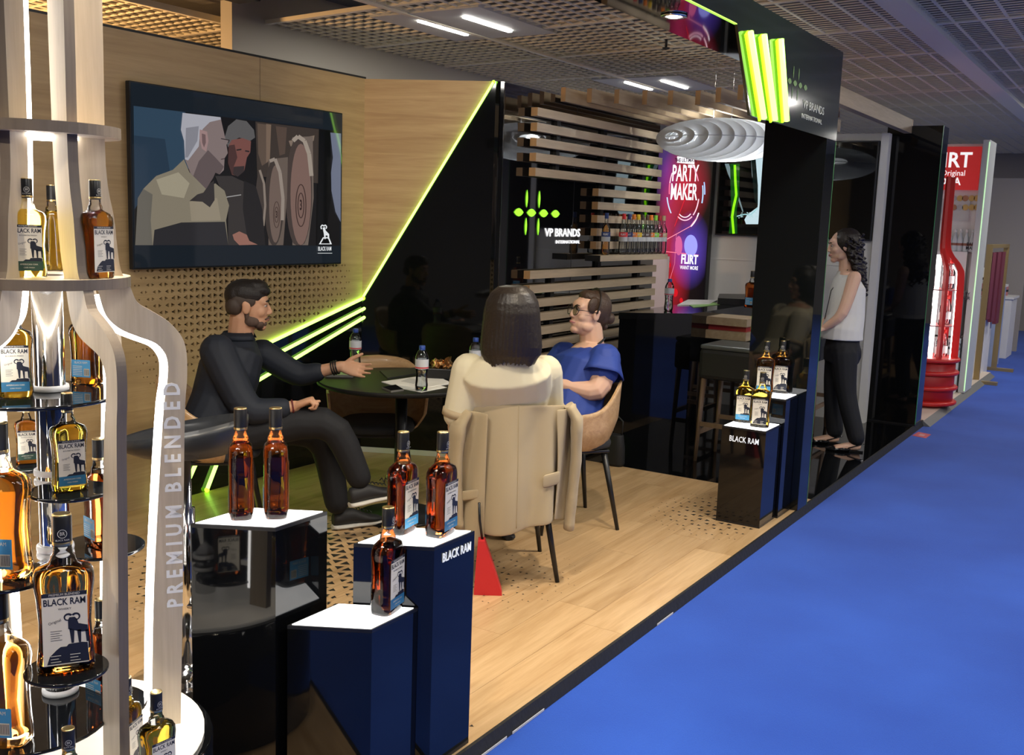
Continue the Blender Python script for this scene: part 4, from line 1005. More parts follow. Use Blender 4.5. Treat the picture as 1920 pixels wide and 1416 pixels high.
def shoe(t, name, heel, toe, m, solem, w=.046, h=.085, low=False):
    heel, toe = Vector(heel), Vector(toe); d = (toe-heel); L = d.length; d.normalize(); up = Vector((0, 0, 1)); up = (up-d*up.dot(d)).normalized(); s = d.cross(up)
    def ring(x, w_, z0, z1): 
        c = heel+d*x; return [c+s*(w_*math.cos(a))+up*(z0+(z1-z0)*(.5+.5*math.sin(a))) for a in [2*math.pi*k/16 for k in range(16)]]
    bm = NB(); loft(bm, [ring(x*L, w*q, .018, .018+h*k) for x, q, k in ((-.10, .45, .75), (-.04, .75, .92), (.15, .86, 1.0), (.35, .86, .98), (.5, .88, .78), (.7, 1.0, .52), (.88, .95, .40), (1.0, .72, .30), (1.06, .35, .2))]); o = obj(name, bm, m, t, world=True)
    bm = NB(); loft(bm, [ring(x*L, w*q, 0, .026) for x, q in ((-.11, .45), (-.05, .82), (.15, .95), (.45, .9), (.7, 1.06), (.9, 1.0), (1.02, .78), (1.08, .4))]); obj('sole', bm, solem, o, world=True)
    return o, d, s, up

# ---------------- man in a navy shirt
t = thing('person', 'man in a navy shirt and black trousers gesturing with an open hand', 'person', mc)
R_ = Vector((MF.y, -MF.x, 0))                      # his right
D = 5.02
pel = mc+Vector((0, 0, .53))-MF*.02
nk = atd(449, 633, D); hd = atd(465, 574, D-.03)
shR, elR, wrR = atd(408, 660, 4.84), atd(462, 776, 4.80), atd(553, 762, 4.86)
shL, elL, wrL = atd(492, 662, 5.20), atd(560, 706, 5.26), atd(640, 687, 5.24)
hipR, hipL = pel+R_*.095, pel-R_*.095
knR, anR, toeR = atd(622, 778, 4.92), atd(676, 902, 4.98), atd(722, 935, 5.05)
knL, anL = atd(606, 800, 5.2), atd(632, 945, 5.22)
chest = nk.lerp(pel, .36); waist = nk.lerp(pel, .68)
M = head_frame(hd, CR*.97+CF*.22+Vector((0, 0, -.06)))
bm = NB()
torso(bm, [(pel-Vector((0, 0, .08)), .13, .10), (pel, .14, .105), (waist, .13, .095), (chest, .155, .105), (nk-Vector((0, 0, .06)), .09, .06), (nk, .055, .05)], R_)
limb(bm, [nk-Vector((0, 0, .04)), M @ Vector((0, -.022, -.05))], [.064, .062])
head(bm, M, 1.05)
for a, b, c in ((shR, elR, wrR), (shL, elL, wrL)): limb(bm, [a, b, c], [.048, .040, .028])
for h, k, a in ((hipR, knR, anR), (hipL, knL, anL)): limb(bm, [h, k, a], [.075, .055, .038])
hand(bm, wrR, atd(592, 746, 4.86)-wrR, Vector((0, 0, -1))+CR*.3, 1, (1.15, 1.3, 1.0), 1.0, thumb_open=.35)
hand(bm, wrL, atd(706, 701, 5.22)-wrL, -CF+Vector((0, 0, .55)), -1, (.10, .18, .15), 1.0, .10, .75)
fuse('body', bm, SKM, t, .0042, 2)
face_bits(t, M, mat('lips_m', (.30, .13, .10), .5), HAIRD, .0042)
bm = NB()
for c, r in (((0, -.012, .060), (.080, .100, .072)), ((0, .052, .085), (.060, .045, .036)), ((0, .03, .105), (.055, .06, .028)), ((0, -.06, .05), (.070, .055, .065)), ((0, .078, .078), (.045, .024, .024))): ell(bm, c, r, M, 18, 12)
for k in range(70):
    a = random.uniform(0, 6.28); q = random.random()**.5
    ell(bm, (.062*q*math.cos(a), .01+.085*q*math.sin(a), .112-.035*q*q+random.uniform(-.006, .006)), (.012, .012, .010), M, 8, 6)
hr = fuse('hair', bm, HAIRD, t, .004, 1)
bm = NB()
for s in (-1, 1):
    ell(bm, (s*.062, -.02, .028), (.016, .058, .036), M); ell(bm, (s*.05, -.06, .0), (.03, .04, .045), M)
ell(bm, (0, -.082, .0), (.045, .026, .05), M); fuse('hair_fade', bm, mat('hair_fade', (.05, .034, .026), .6), t, .004, 2)
bm = NB()
ell(bm, (0, .065, -.093), (.033, .0265, .0245), M); ell(bm, (0, .078, -.080), (.024, .018, .012), M)
for s in (-1, 1): ell(bm, (s*.046, .020, -.068), (.0225, .039, .028), M); ell(bm, (s*.030, .053, -.080), (.022, .028, .023), M); ell(bm, (s*.0615, -.002, -.034), (.010, .012, .030), M)
tube(bm, [M @ Vector(q) for q in ((-.026, .084, -.058), (-.012, .1015, -.046), (0, .104, -.044), (.012, .1015, -.046), (.026, .084, -.058))], .005, 8)
fuse('beard', bm, mat('beard', (.085, .052, .038), .7), t, .0035, 2)
SHIRT = mat('navy_shirt', (.009, .013, .023), .7, bump=.4, bscale=14)
bm = NB()
torso(bm, [(pel-Vector((0, 0, .05)), .165, .135), (pel+Vector((0, 0, .06)), .165, .135), (waist, .168, .142), (chest, .198, .150), (nk-Vector((0, 0, .075)), .19, .118), (nk-Vector((0, 0, .035)), .125, .085), (nk+Vector((0, 0, .005)), .068, .066)], R_)
cuffR = elR.lerp(wrR, .72); cuffL = elL.lerp(wrL, .42)
limb(bm, [shR, elR, cuffR], [.086, .072, .050], 14); limb(bm, [shL, elL, cuffL], [.072, .062, .050], 14)
for k in range(7):    # soft folds
    p = shR.lerp(elR, .15+.12*k); ell(bm, p+R_*.02+Vector((0, 0, -.01)), (.058, .058, .018), nu=12, nv=8)
fuse('shirt', bm, SHIRT, t, .007, 3)
bm = NB()
for rz, rr in ((.0, .076), (.024, .072)): pass
ring = []
for k in range(20):
    a = 2*math.pi*k/20; f_ = Vector((math.cos(a), math.sin(a), 0)); ff = MF*f_.x*.070+R_*f_.y*.066
    if abs(a-0) < .5 or abs(a-6.28) < .5: continue
    ring.append(nk+ff)
g0 = [q+Vector((0, 0, -.012)) for q in ring]; g1 = [q+(q-nk).normalized()*.006+Vector((0, 0, .030)) for q in ring]; g2 = [q+(q-nk).normalized()*.028+Vector((0, 0, -.004)) for q in ring]
va = [[bm.verts.new(q) for q in g] for g in (g0, g1, g2)]
for a in range(2):
    for i in range(len(ring)-1): bm.faces.new((va[a][i], va[a][i+1], va[a+1][i+1], va[a+1][i])).smooth = True
o = obj('collar', bm, SHIRT, t, world=True); md = o.modifiers.new('s', 'SOLIDIFY'); md.thickness = .004
TROU = mat('black_trousers', (.006, .0065, .009), .75, bump=.4, bscale=12)
bm = NB()
torso(bm, [(pel-Vector((0, 0, .10)), .16, .13), (pel-Vector((0, 0, .02)), .165, .135), (pel+Vector((0, 0, .05)), .155, .125)], R_)
limb(bm, [hipR-Vector((0, 0, .02)), knR, anR.lerp(knR, .06)], [.095, .078, .060], 14); limb(bm, [hipL-Vector((0, 0, .02)), knL, anL.lerp(knL, .02)], [.095, .078, .062], 14)
fuse('trousers', bm, TROU, t, .008, 3)
SHO = mat('sneaker_black', (.018, .018, .020), .6); SOLE = mat('sneaker_sole', (.55, .53, .48), .6)
h0 = onz(632, 992, 0); t0 = onz(712, 981, 0); h0.z = t0.z = .0
dL = (t0-h0).normalized(); s1, d1, ss, uu = shoe(t, 'sneaker', h0, h0+dL*.235, SHO, SOLE)
bm = NB()
for k in range(5): c = h0+dL*(.10+.02*k)+Vector((0, 0, .098-.007*k)); tube(bm, [c+ss*.02, c+Vector((0, 0, .006)), c-ss*.02], .003, 6)
obj('laces', bm, BLACKMATTE, s1, world=True, kind='stuff')
hR_ = atd(664, 950, 4.98); tR_ = atd(742, 930, 5.10)
dR = (tR_-hR_).normalized(); s1, d1, ss, uu = shoe(t, 'sneaker', hR_, hR_+dR*.215, SHO, SOLE)
bm = NB()
for k in range(5): c = hR_+dR*(.09+.02*k)+uu*(.100-.007*k); tube(bm, [c+ss*.02, c+uu*.006, c-ss*.02], .003, 6)
tube(bm, [c+uu*.01, c+uu*.04+ss*.02, c+uu*.03+ss*.05], .0025, 6); tube(bm, [c+uu*.01, c+uu*.03-ss*.02, c+uu*.01-ss*.05], .0025, 6)
obj('laces', bm, BLACKMATTE, s1, world=True, kind='stuff')
def band(t, a, b, fr, r, m, name, n=1, gap=.012):
    a = Vector(a); b = Vector(b); d = (b-a).normalized(); s, u = frame_of(d)
    for i in range(n):
        c = a.lerp(b, fr)+d*gap*i; bm = NB(); tube(bm, [c+s*(r*math.cos(2*math.pi*k/20))+u*(r*math.sin(2*math.pi*k/20)) for k in range(20)], .004, 6, closed=True); obj(name, bm, m, t, world=True)
band(t, elR, wrR, .95, .031, mat('bead_red', (.12, .015, .02), .5), 'bracelet'); band(t, elL, wrL, .80, .0335, BLACKSAT, 'bracelet', 3)

# ---------------- woman in cream, seen from behind
t = thing('person', 'long haired woman in a cream short sleeved top seen from behind', 'person', wc)
R_ = Vector((WF.y, -WF.x, 0)); D = 4.42
pel = wc+Vector((0, 0, .54)); nk = atd(952, 655, 4.36); hd = atd(955, 597, 4.33)
shL, elL, wrL = atd(880, 695, 4.42), atd(850, 812, 4.46), atd(882, 815, 4.72)
shR, elR, wrR = atd(1022, 698, 4.52), atd(1033, 800, 4.66), atd(985, 790, 4.95)
chest = nk.lerp(pel, .34); waist = nk.lerp(pel, .66)
M = head_frame(hd, WF*.96-CR*.2)
bm = NB(); torso(bm, [(pel-Vector((0, 0, .1)), .15, .11), (pel, .16, .115), (waist, .125, .09), (chest, .15, .095), (nk-Vector((0, 0, .04)), .12, .07), (nk, .05, .05)], R_)
limb(bm, [nk-Vector((0, 0, .04)), M @ Vector((0, -.02, -.05))], [.055, .05]); head(bm, M, .95)
for a, b, c in ((shR, elR, wrR), (shL, elL, wrL)): limb(bm, [a, b, c], [.048, .040, .026])
hand(bm, wrL, WF, Vector((0, 0, -1)), -1, (.3, .4, .3), .92); hand(bm, wrR, WF, Vector((0, 0, -1)), 1, (.3, .4, .3), .92)
kn = [pel+R_*.09*s+WF*.42-Vector((0, 0, .03)) for s in (-1, 1)]; an = [k+WF*.02-Vector((0, 0, .42)) for k in kn]
for s, k, a in ((-1, kn[0], an[0]), (1, kn[1], an[1])): limb(bm, [pel+R_*.09*s, k, a], [.08, .055, .036])
fuse('body', bm, SKM, t, .0050, 2)
face_bits(t, M, mat('lips_f', (.40, .14, .13), .45), HAIRD)
bm = NB(); Z = Vector((0, 0, 1)); c0 = M @ Vector((0, -.02, 0))
HS = [(.138, .020, .02, .0), (.128, .055, .06, 0), (.105, .084, .092, 0), (.07, .102, .108, 0), (.03, .110, .112, .002), (-.02, .114, .104, .006), (-.07, .119, .092, .012), (-.115, .122, .078, .020), (-.145, .118, .062, .026), (-.165, .098, .042, .028)]
torso(bm, [(c0+Z*z-WF*o_, w, d) for z, w, d, o_ in HS], CR, 32, 2.1)
for k in range(60):
    a = math.pi*(k+.5)/60; P = []
    for z, w, d, o_ in HS: P.append(c0+Z*(z+.004*math.sin(k*2.1))-WF*(o_+d*1.0*math.sin(a))+CR*(w*1.0*math.cos(a)))
    P[-1] = P[-1]-Z*(.012+.016*math.sin(k*1.9)); tube(bm, P, [.003]+[.0075 if k % 3 else .010]*8+[.003], 6)
fuse('hair', bm, mat('hair_long', (.016, .011, .008), .42, bump=.5, bscale=90), t, .0045, 1)
CRM = mat('cream_knit', (.60, .54, .38), .8, bump=.25, bscale=16, sheen=.1); TRM = mat('knit_trim', (.40, .31, .19), .8)
bm = NB(); torso(bm, [(pel-Vector((0, 0, .02)), .17, .13), (pel+Vector((0, 0, .08)), .165, .125), (waist, .155, .115), (chest, .195, .125), (nk-Vector((0, 0, .095)), .19, .105), (nk-Vector((0, 0, .045)), .13, .080), (nk-Vector((0, 0, .005)), .062, .060)], R_)
limb(bm, [shL, shL.lerp(elL, .70)], [.078, .066], 14); limb(bm, [shR, shR.lerp(elR, .72)], [.078, .066], 14)
for k in range(5): p = waist.lerp(chest, k/4)-WF*.09; tube(bm, [p-R_*.15+Z*.02, p-WF*.02, p+R_*.15+Z*.03], [.02, .03, .02], 8)
fuse('knit_top', bm, CRM, t, .007, 4)
for a, b in ((shL, elL), (shR, elR)):
    bm = NB(); tube(bm, [a.lerp(b, .63), a.lerp(b, .74)], [.0715, .070], 20); obj('sleeve_trim', bm, TRM, t, world=True)
bm = NB(); tube(bm, [nk+Vector((0, 0, -.005))+(R_*math.cos(q)*.064+WF*math.sin(q)*.062) for q in [2*math.pi*k/24 for k in range(24)]], .007, 8, closed=True); obj('neck_trim', bm, CRM, t, world=True)
BEI = mat('beige_trousers', (.36, .27, .16), .8, bump=.3, bscale=14)
bm = NB(); torso(bm, [(pel-Vector((0, 0, .11)), .165, .13), (pel, .17, .135), (pel+Vector((0, 0, .05)), .16, .12)], R_)
for s, k, a in ((-1, kn[0], an[0]), (1, kn[1], an[1])): limb(bm, [pel+R_*.09*s-Vector((0, 0, .02)), k, a], [.095, .075, .065], 14)
fuse('trousers', bm, BEI, t, .008, 3)
for a in an: h_ = Vector((a.x, a.y, 0)); shoe(t, 'shoe', h_-WF*.03, h_+WF*.19, SHO, BLACKMATTE, .04, .06)

# ---------------- beige blazer hung over the chair back
BLZ = mat('beige_cloth', (.37, .29, .175), .85, bump=.25, bscale=20, sheen=.15)
bz = thing('blazer', 'beige blazer hung over the back of the chair', 'jacket', wc-WF*.25)
Rw = R_; 
def sheet(name, fn, nu, nv, th, m=BLZ, parent=None):
    bm = NB(); V = [[bm.verts.new(fn(i/nu, j/nv)) for j in range(nv+1)] for i in range(nu+1)]
    for i in range(nu):
        for j in range(nv): bm.faces.new((V[i][j], V[i+1][j], V[i+1][j+1], V[i][j+1])).smooth = True
    o = obj(name, bm, m, parent or bz, world=True); q = o.modifiers.new('s', 'SOLIDIFY'); q.thickness = th; q.offset = 0
    q = o.modifiers.new('v', 'SUBSURF'); q.levels = 1; q.render_levels = 1
    return o
def chairback(th, z, rr=.285): return wc+Rw*(rr*math.sin(th))-WF*(rr*math.cos(th))+Vector((0, 0, z))
def back_panel(u, v):
    th = -1.0+2.0*u; z = .815-.02*abs(th)**2-v*(.53+.03*math.sin(u*5))
    rr = .280+.030*math.sin(v*1.6)+.026*math.sin(u*17+v*1.5+.6*math.sin(u*9))*v**.6+.020*math.sin(u*7-v*2)*v**.4
    return chairback(th, z, rr)
sheet('back_panel', back_panel, 44, 20, .005)
def inner(u, v):
    th = -1.0+2.0*u; z = .815-.02*abs(th)**2+.008*math.sin(v*3)-v*.10; return chairback(th, z, .282-.055*min(1, v*1.5))
sheet('lining', inner, 24, 6, .004, mat('lining', (.36, .28, .17), .6))
def sleeve(th0, sg, z0, L, w0, w1, name):
    bm = NB(); c = [chairback(th0, z0, .30), chairback(th0+sg*.05, z0-.06, .335), chairback(th0+sg*.09, z0-L*.45, .335), chairback(th0+sg*.06, z0-L*.8, .325), chairback(th0+sg*.03, z0-L, .322)]
    rr = [w0*.8, w0*1.05, w0*.95, w1, w1]
    P, Q = [], []
    for i in range(4):
        for k in range(4): q = k/4; P.append(c[i].lerp(c[i+1], q)); Q.append(rr[i]*(1-q)+rr[i+1]*q+.003*math.sin((i*4+k)*1.7))
    P.append(c[-1]); Q.append(rr[-1]); tube(bm, P, Q, 16, flat=.42); return obj(name, bm, BLZ, bz, world=True)
sleeve(-.80, -1, .78, .52, .064, .050, 'sleeve'); sleeve(.92, 1, .80, .56, .062, .058, 'sleeve')
def front(th0, th1, zt_, zb, r0):
    def fn(u, v):
        th = th0+(th1-th0)*u; z = zt_-v*(zt_-zb)-.02*math.sin(u*3.1)*v
        return chairback(th, z, r0+.015*math.sin(u*7+v*3)+.012*v)
    return fn
fl_ = sheet('front_panel', front(-1.08, -.42, .78, .20, .312), 16, 18, .005); fr2 = sheet('front_panel', front(.62, 1.3, .79, .30, .296), 16, 18, .005)
def flap(th, z, w, h, r, tilt=0):
    def fn(u, v): return chairback(th+(u-.5)*w/r, z-v*h+tilt*(u-.5), r)
    return fn
sheet('pocket_flap', flap(-.80, .455, .12, .045, .332, .03), 4, 2, .006, parent=fl_) if False else sheet('pocket_flap', flap(-.66, .44, .11, .045, .335, .03), 4, 2, .006)
sheet('pocket_flap', flap(.50, .52, .10, .06, .325, .01), 4, 2, .006)
bm = NB(); tube(bm, [back_panel(.5, k/24)-WF*.003 for k in range(24)], .0022, 6); obj('back_seam', bm, mat('seam', (.38, .30, .18), .85), bz, world=True)

# ---------------- woman in a blue blouse
t = thing('person', 'woman in a royal blue blouse with glasses and a lanyard', 'person', bc)
R_ = Vector((BF.y, -BF.x, 0)); D = 5.55
pel = bc+Vector((0, 0, .54))+BF*.0; nk = atd(1112, 641, 5.52); hd = atd(1104, 588, 5.48)
shL, elL, wrL = atd(1133, 678, 5.36), atd(1122, 738, 5.30), atd(1058, 722, 5.32)
shR, elR, wrR = atd(1058, 668, 5.72), atd(1035, 735, 5.75), atd(1035, 725, 5.5)
chest = nk.lerp(pel, .36)+BF*.03; waist = nk.lerp(pel, .68)+BF*.03
M = head_frame(hd, -CR*.90-CF*.42+Vector((0, 0, .12)))
bm = NB(); torso(bm, [(pel-Vector((0, 0, .1)), .16, .13), (pel, .18, .15), (waist, .17, .14), (chest, .175, .13), (nk-Vector((0, 0, .04)), .13, .08), (nk, .058, .056)], R_)
limb(bm, [nk-Vector((0, 0, .05)), M @ Vector((0, -.02, -.055))], [.066, .062]); head(bm, M, 1.08, .78)
ell(bm, (0, .030, -.050), (.060, .056, .056), M); ell(bm, (0, .020, -.092), (.046, .050, .028), M)
for a, b, c in ((shL, elL, wrL), (shR, elR, wrR)): limb(bm, [a, b, c], [.072, .062, .034])
hand(bm, wrL, -CR+Vector((0, 0, .1)), Vector((0, 0, -1)), -1, (.4, .5, .4), .92); hand(bm, wrR, BF, Vector((0, 0, -1)), 1, (.4, .5, .4), .92)
kn = [pel+R_*.10*s+BF*.42-Vector((0, 0, .04)) for s in (-1, 1)]; an = [Vector((k.x, k.y, .09))-BF*.04 for k in kn]
for s, k, a in ((-1, kn[0], an[0]), (1, kn[1], an[1])): limb(bm, [pel+R_*.1*s, k, a], [.10, .065, .04])
fuse('body', bm, SKF, t, .0040, 5)
face_bits(t, M, mat('lips_f2', (.42, .16, .15), .45), HAIRB, .0028)
bm = NB(); ell(bm, (0, -.036, .036), (.083, .088, .096), M, 20, 14); ell(bm, (0, .020, .088), (.058, .052, .038), M); ell(bm, (0, -.070, -.005), (.066, .045, .06), M)
for s in (-1, 1): ell(bm, (s*.066, .018, .045), (.014, .034, .045), M)
ell(bm, (0, -.130, -.008), (.034, .030, .034), M); ell(bm, (0, -.105, -.055), (.030, .02, .02), M)
fuse('hair', bm, HAIRB, t, .0045, 2)
bm = NB(); P = [M @ Vector((.087*math.cos(a), -.005-.02*math.sin(a), .030+.103*math.sin(a))) for a in [math.pi*k/16-.25+.03*k for k in range(17)]]; tube(bm, P, .011, 8, flat=.4); obj('headband', bm, mat('headband', (.02, .014, .012), .5), t, world=True)
FR = mat('glasses_frame', (.015, .012, .012), .3)
for s in (-1, 1):
    bm = NB(); tube(bm, [M @ Vector((s*.033+.027*math.cos(a), .104-.008*abs(math.cos(a)), .006+.026*math.sin(a))) for a in [2*math.pi*k/24 for k in range(24)]], .0022, 6, closed=True); gl = obj('glasses_rim', bm, FR, t, world=True)
    bm = NB(); poly(bm, [M @ Vector((s*.033+.026*math.cos(a), .103, .006+.025*math.sin(a))) for a in [2*math.pi*k/20 for k in range(20)]]); obj('lens', bm, thinglass('lens', (.98, .98, .98), .05), gl, world=True)
    bm = NB(); tube(bm, [M @ Vector((s*.060, .098, .010)), M @ Vector((s*.078, .06, .012)), M @ Vector((s*.083, -.01, .012))], .0018, 6); obj('glasses_temple', bm, FR, t, world=True)
bm = NB(); tube(bm, [M @ Vector((-.007, .104, .010)), M @ Vector((0, .110, .013)), M @ Vector((.007, .104, .010))], .002, 6); obj('glasses_bridge', bm, FR, t, world=True)
BLU = mat('royal_blue', (.020, .050, .27), .65, bump=.35, bscale=15)
bm = NB(); torso(bm, [(pel-Vector((0, 0, .04)), .20, .17), (pel+Vector((0, 0, .05)), .20, .17), (waist, .190, .162), (chest, .195, .150), (nk-Vector((0, 0, .095)), .19, .115), (nk-Vector((0, 0, .05)), .125, .082), (nk-Vector((0, 0, .022)), .075, .070)], R_)
limb(bm, [shL+Vector((0, 0, .01)), shL.lerp(elL, .28)], [.088, .090], 14); limb(bm, [shR, shR.lerp(elR, .4)], [.084, .088], 14)
fuse('blouse', bm, BLU, t, .007, 3)
def flare(sh, el, sgn, name):
    ax = (el-sh).normalized(); s, u = frame_of(ax); bm = NB(); rings = []
    for j in range(6):
        q = j/5; c = sh.lerp(el, -.15+.62*q)
        rings.append([c+s*((.074+.040*q+.007*math.sin(k*1.05+1)*q)*math.cos(2*math.pi*k/32))+u*((.074+.040*q+.007*math.sin(k*1.05+1)*q)*math.sin(2*math.pi*k/32)) for k in range(32)])
    loft(bm, rings, cap=False); o = obj(name, bm, BLU, t, world=True); q = o.modifiers.new('s', 'SOLIDIFY'); q.thickness = .003
flare(shL+Vector((0, 0, .01)), elL, 1, 'flutter_sleeve'); flare(shR, elR, -1, 'flutter_sleeve')
bm = NB(); L_ = [nk+R_*.072+BF*-.02+Vector((0, 0, .012)), nk+R_*.085+BF*.07-Vector((0, 0, .05)), chest+R_*.05+BF*.155, waist+R_*.01+BF*.185]
L2_ = [nk-R_*.072+BF*-.02+Vector((0, 0, .012)), nk-R_*.085+BF*.07-Vector((0, 0, .05)), chest-R_*.05+BF*.155, waist-R_*.01+BF*.185]
tube(bm, L_, .006, 6); tube(bm, L2_, .006, 6); tube(bm, [L_[0], nk-BF*.07+Vector((0, 0, .02)), L2_[0]], .006, 6); obj('lanyard', bm, BLACKMATTE, t, world=True, kind='stuff')
bm = NB(); torso(bm, [(pel-Vector((0, 0, .12)), .19, .16), (pel, .20, .17)], R_)
for s, k, a in ((-1, kn[0], an[0]), (1, kn[1], an[1])): limb(bm, [pel+R_*.1*s-Vector((0, 0, .02)), k, a], [.12, .085, .065], 14)
fuse('trousers', bm, TROU, t, .009, 3)
for a in an: h_ = Vector((a.x, a.y, 0)); shoe(t, 'shoe', h_-BF*.03, h_+BF*.18, SHO, BLACKMATTE, .04, .06)

# ---------------- standing woman
sp = onz(1590, 838, 0); t = thing('person', 'standing curly haired woman in a white sleeveless blouse and black trousers', 'person', sp)
SF = (-CR*1.0+CF*.10); SF.z = 0; SF.normalize(); R_ = Vector((SF.y, -SF.x, 0)); D = 7.62
hd = atd(1580, 462, D); nk = atd(1586, 505, D); pel = atd(1578, 655, D)
chest = atd(1589, 545, D); waist = atd(1585, 600, D)
shL, elL, wrL = atd(1602, 521, D-.16), atd(1580, 592, D-.20), atd(1545, 615, D-.12)
shR, elR, wrR = atd(1590, 521, D+.18), atd(1566, 590, D+.18), atd(1535, 612, D+.08)
M = head_frame(hd, SF*.98+Vector((0, 0, -.12)))
hipL, hipR = pel-R_*.085, pel+R_*.085; 
anB = onz(1603, 847, 0)+Vector((0, 0, .085)); anF = onz(1563, 832, 0)+Vector((0, 0, .085)); knB = hipL.lerp(anB, .5)+SF*.03; knF = hipR.lerp(anF, .5)+SF*.03
bm = NB(); torso(bm, [(pel-Vector((0, 0, .06)), .15, .10), (pel, .155, .105), (waist, .118, .085), (chest, .14, .10), (nk-Vector((0, 0, .035)), .11, .06), (nk, .045, .045)], R_)
limb(bm, [nk-Vector((0, 0, .04)), M @ Vector((0, -.02, -.05))], [.05, .046]); head(bm, M, .95, .85)
for a, b, c in ((shL, elL, wrL), (shR, elR, wrR)): limb(bm, [a, b, c], [.050, .040, .025])
hand(bm, wrL, SF+Vector((0, 0, -.3)), Vector((0, 0, -1))+R_*.4, -1, (.3, .4, .3), .9); hand(bm, wrR, SF+Vector((0, 0, -.3)), Vector((0, 0, -1))-R_*.4, 1, (.3, .4, .3), .9)
for h, k, a in ((hipL, knB, anB), (hipR, knF, anF)): limb(bm, [h, k, a], [.085, .055, .033])
for a in (anB, anF):
    b0_ = Vector((a.x, a.y, .03)); torso(bm, [(b0_-SF*.035+Z*.01, .020, .022), (b0_+Z*.015, .028, .034), (b0_+SF*.08+Z*.005, .034, .024), (b0_+SF*.15-Z*.005, .036, .014)], R_, 12)
fuse('body', bm, SKF, t, .0045, 2)
face_bits(t, M, mat('lips_f', (.40, .14, .13), .45), HAIRD)
bm = NB(); ell(bm, (0, -.035, .035), (.098, .105, .100), M, 18, 12); ell(bm, (0, -.075, -.06), (.10, .075, .10), M); ell(bm, (0, -.10, -.16), (.095, .06, .11), M); ell(bm, (0, -.115, -.24), (.07, .045, .08), M)
random.seed(3)
for k in range(110):
    a = random.uniform(-1.9, 1.9); zz = random.uniform(-.27, .10); rr = .095+random.uniform(-.01, .025)
    c0_ = Vector((rr*math.sin(a), -.05-(rr*.75)*math.cos(a)-.04*max(0, -zz)*2, zz)); P = []
    L = random.uniform(.07, .13)
    for j in range(14): q = j/13; P.append(M @ (c0_+Vector((.016*math.cos(q*15+k), .016*math.sin(q*15+k), -L*q))))
    tube(bm, P, .0075, 6)
fuse('hair', bm, mat('hair_curly', (.016, .011, .009), .42, bump=.4, bscale=120), t, .0055, 0)
WB = mat('white_blouse', (.66, .65, .62), .75, bump=.3, bscale=16)
bm = NB(); lo = atd(1578, 627, D); torso(bm, [(lo-Z*.03, .185, .150), (lo+Z*.03, .180, .145), (waist+Z*.02, .165, .130), (chest, .165, .125), (nk-Z*.07, .150, .085), (nk-Z*.035, .105, .062), (nk-Z*.015, .07, .055)], R_)
fuse('blouse', bm, WB, t, .007, 3)
bm = NB(); torso(bm, [(pel-Z*.09, .165, .118), (pel, .165, .122), (waist-Z*.03, .135, .10)], R_)
ell(bm, pel-SF*.022-Z*.03, (.125, .125, .13))
for h, k, a in ((hipL, knB, anB), (hipR, knF, anF)): limb(bm, [h-Z*.02, k, a+Z*.02], [.10, .072, .062], 14)
fuse('trousers', bm, TROU, t, .008, 3)
PAT = mat('patent_black', (.008, .008, .009), .08)
for a in (anB, anF):
    b0_ = Vector((a.x, a.y, 0)); bm = NB(); torso(bm, [(b0_+SF*.04+Z*.018, .030, .016), (b0_+SF*.10+Z*.018, .041, .020), (b0_+SF*.16+Z*.015, .038, .016), (b0_+SF*.21+Z*.010, .016, .010)], R_, 14); s1 = obj('slingback_shoe', bm, PAT, t, world=True)
    bm = NB(); prism(bm, [b0_-SF*.05+R_*.03+Z*.001, b0_+SF*.05+R_*.034+Z*.001, b0_+SF*.05-R_*.034+Z*.001, b0_-SF*.05-R_*.03+Z*.001], Z*.012); obj('sole', bm, PAT, s1, world=True)
    bm = NB(); tube(bm, [b0_+SF*.06+R_*.034+Z*.03, b0_-SF*.02+R_*.030+Z*.055, b0_-SF*.06+Z*.06, b0_-SF*.02-R_*.030+Z*.055, b0_+SF*.06-R_*.034+Z*.03], .004, 6); obj('heel_strap', bm, PAT, s1, world=True)
bm = NB(); tube(bm, [nk+R_*-.06+Z*.0, chest-R_*.06+SF*.13, waist+SF*.15], .003, 6); obj('lanyard', bm, BLACKMATTE, t, world=True)
# ================================================================== SCREENS, POSTER, LAMP, SHELF BOTTLES
def lin(c): return tuple(((x/255)/12.92 if x/255 <= .04045 else ((x/255+.055)/1.055)**2.4) for x in c)
SCRB = mat('screen_glass', (.004, .004, .005), .04, spec=.5, em=(.016, .024, .034), es=.55)
tx = XT+.055; tv = thing('television', 'large wall television showing two men beside whisky barrels', 'television', (XT+.03, 4.25, 1.27))
ya, yz_ = onx(246, 300, tx).y, onx(642, 350, tx).y; za = (onx(247, 505, tx).z+onx(640, 496, tx).z)/2; zb = (onx(245, 149.4, tx).z+onx(644, 213.4, tx).z)/2
bm = NB(); box(bm, (XT+.004, ya+.05, za+.05), (XT+.02, yz_-.05, zb-.05)); obj('wall_bracket', bm, BLACKMATTE, tv, world=True)
bm = NB(); box(bm, (XT+.02, ya, za), (tx-.003, yz_, zb), bev=.004); obj('housing', bm, mat('tv_frame', (.012, .014, .018), .3), tv, world=True)
bm = NB(); box(bm, (tx-.003, ya+.008, za+.010), (tx, yz_-.008, zb-.008)); scr = obj('screen', bm, SCRB, tv, world=True)
_pm = {}
def pm(c, s=1.0, tag='pic'):
    k = (tag, c, s)
    if k not in _pm:
        m, nt, b = nodes_of('%s_%d_%d_%d' % (tag, *c)); b.inputs['Base Color'].default_value = (.004, .004, .004, 1); b.inputs['Roughness'].default_value = .06
        b.inputs['Emission Color'].default_value = (*lin(c), 1); b.inputs['Emission Strength'].default_value = s; _pm[k] = m
    return _pm[k]
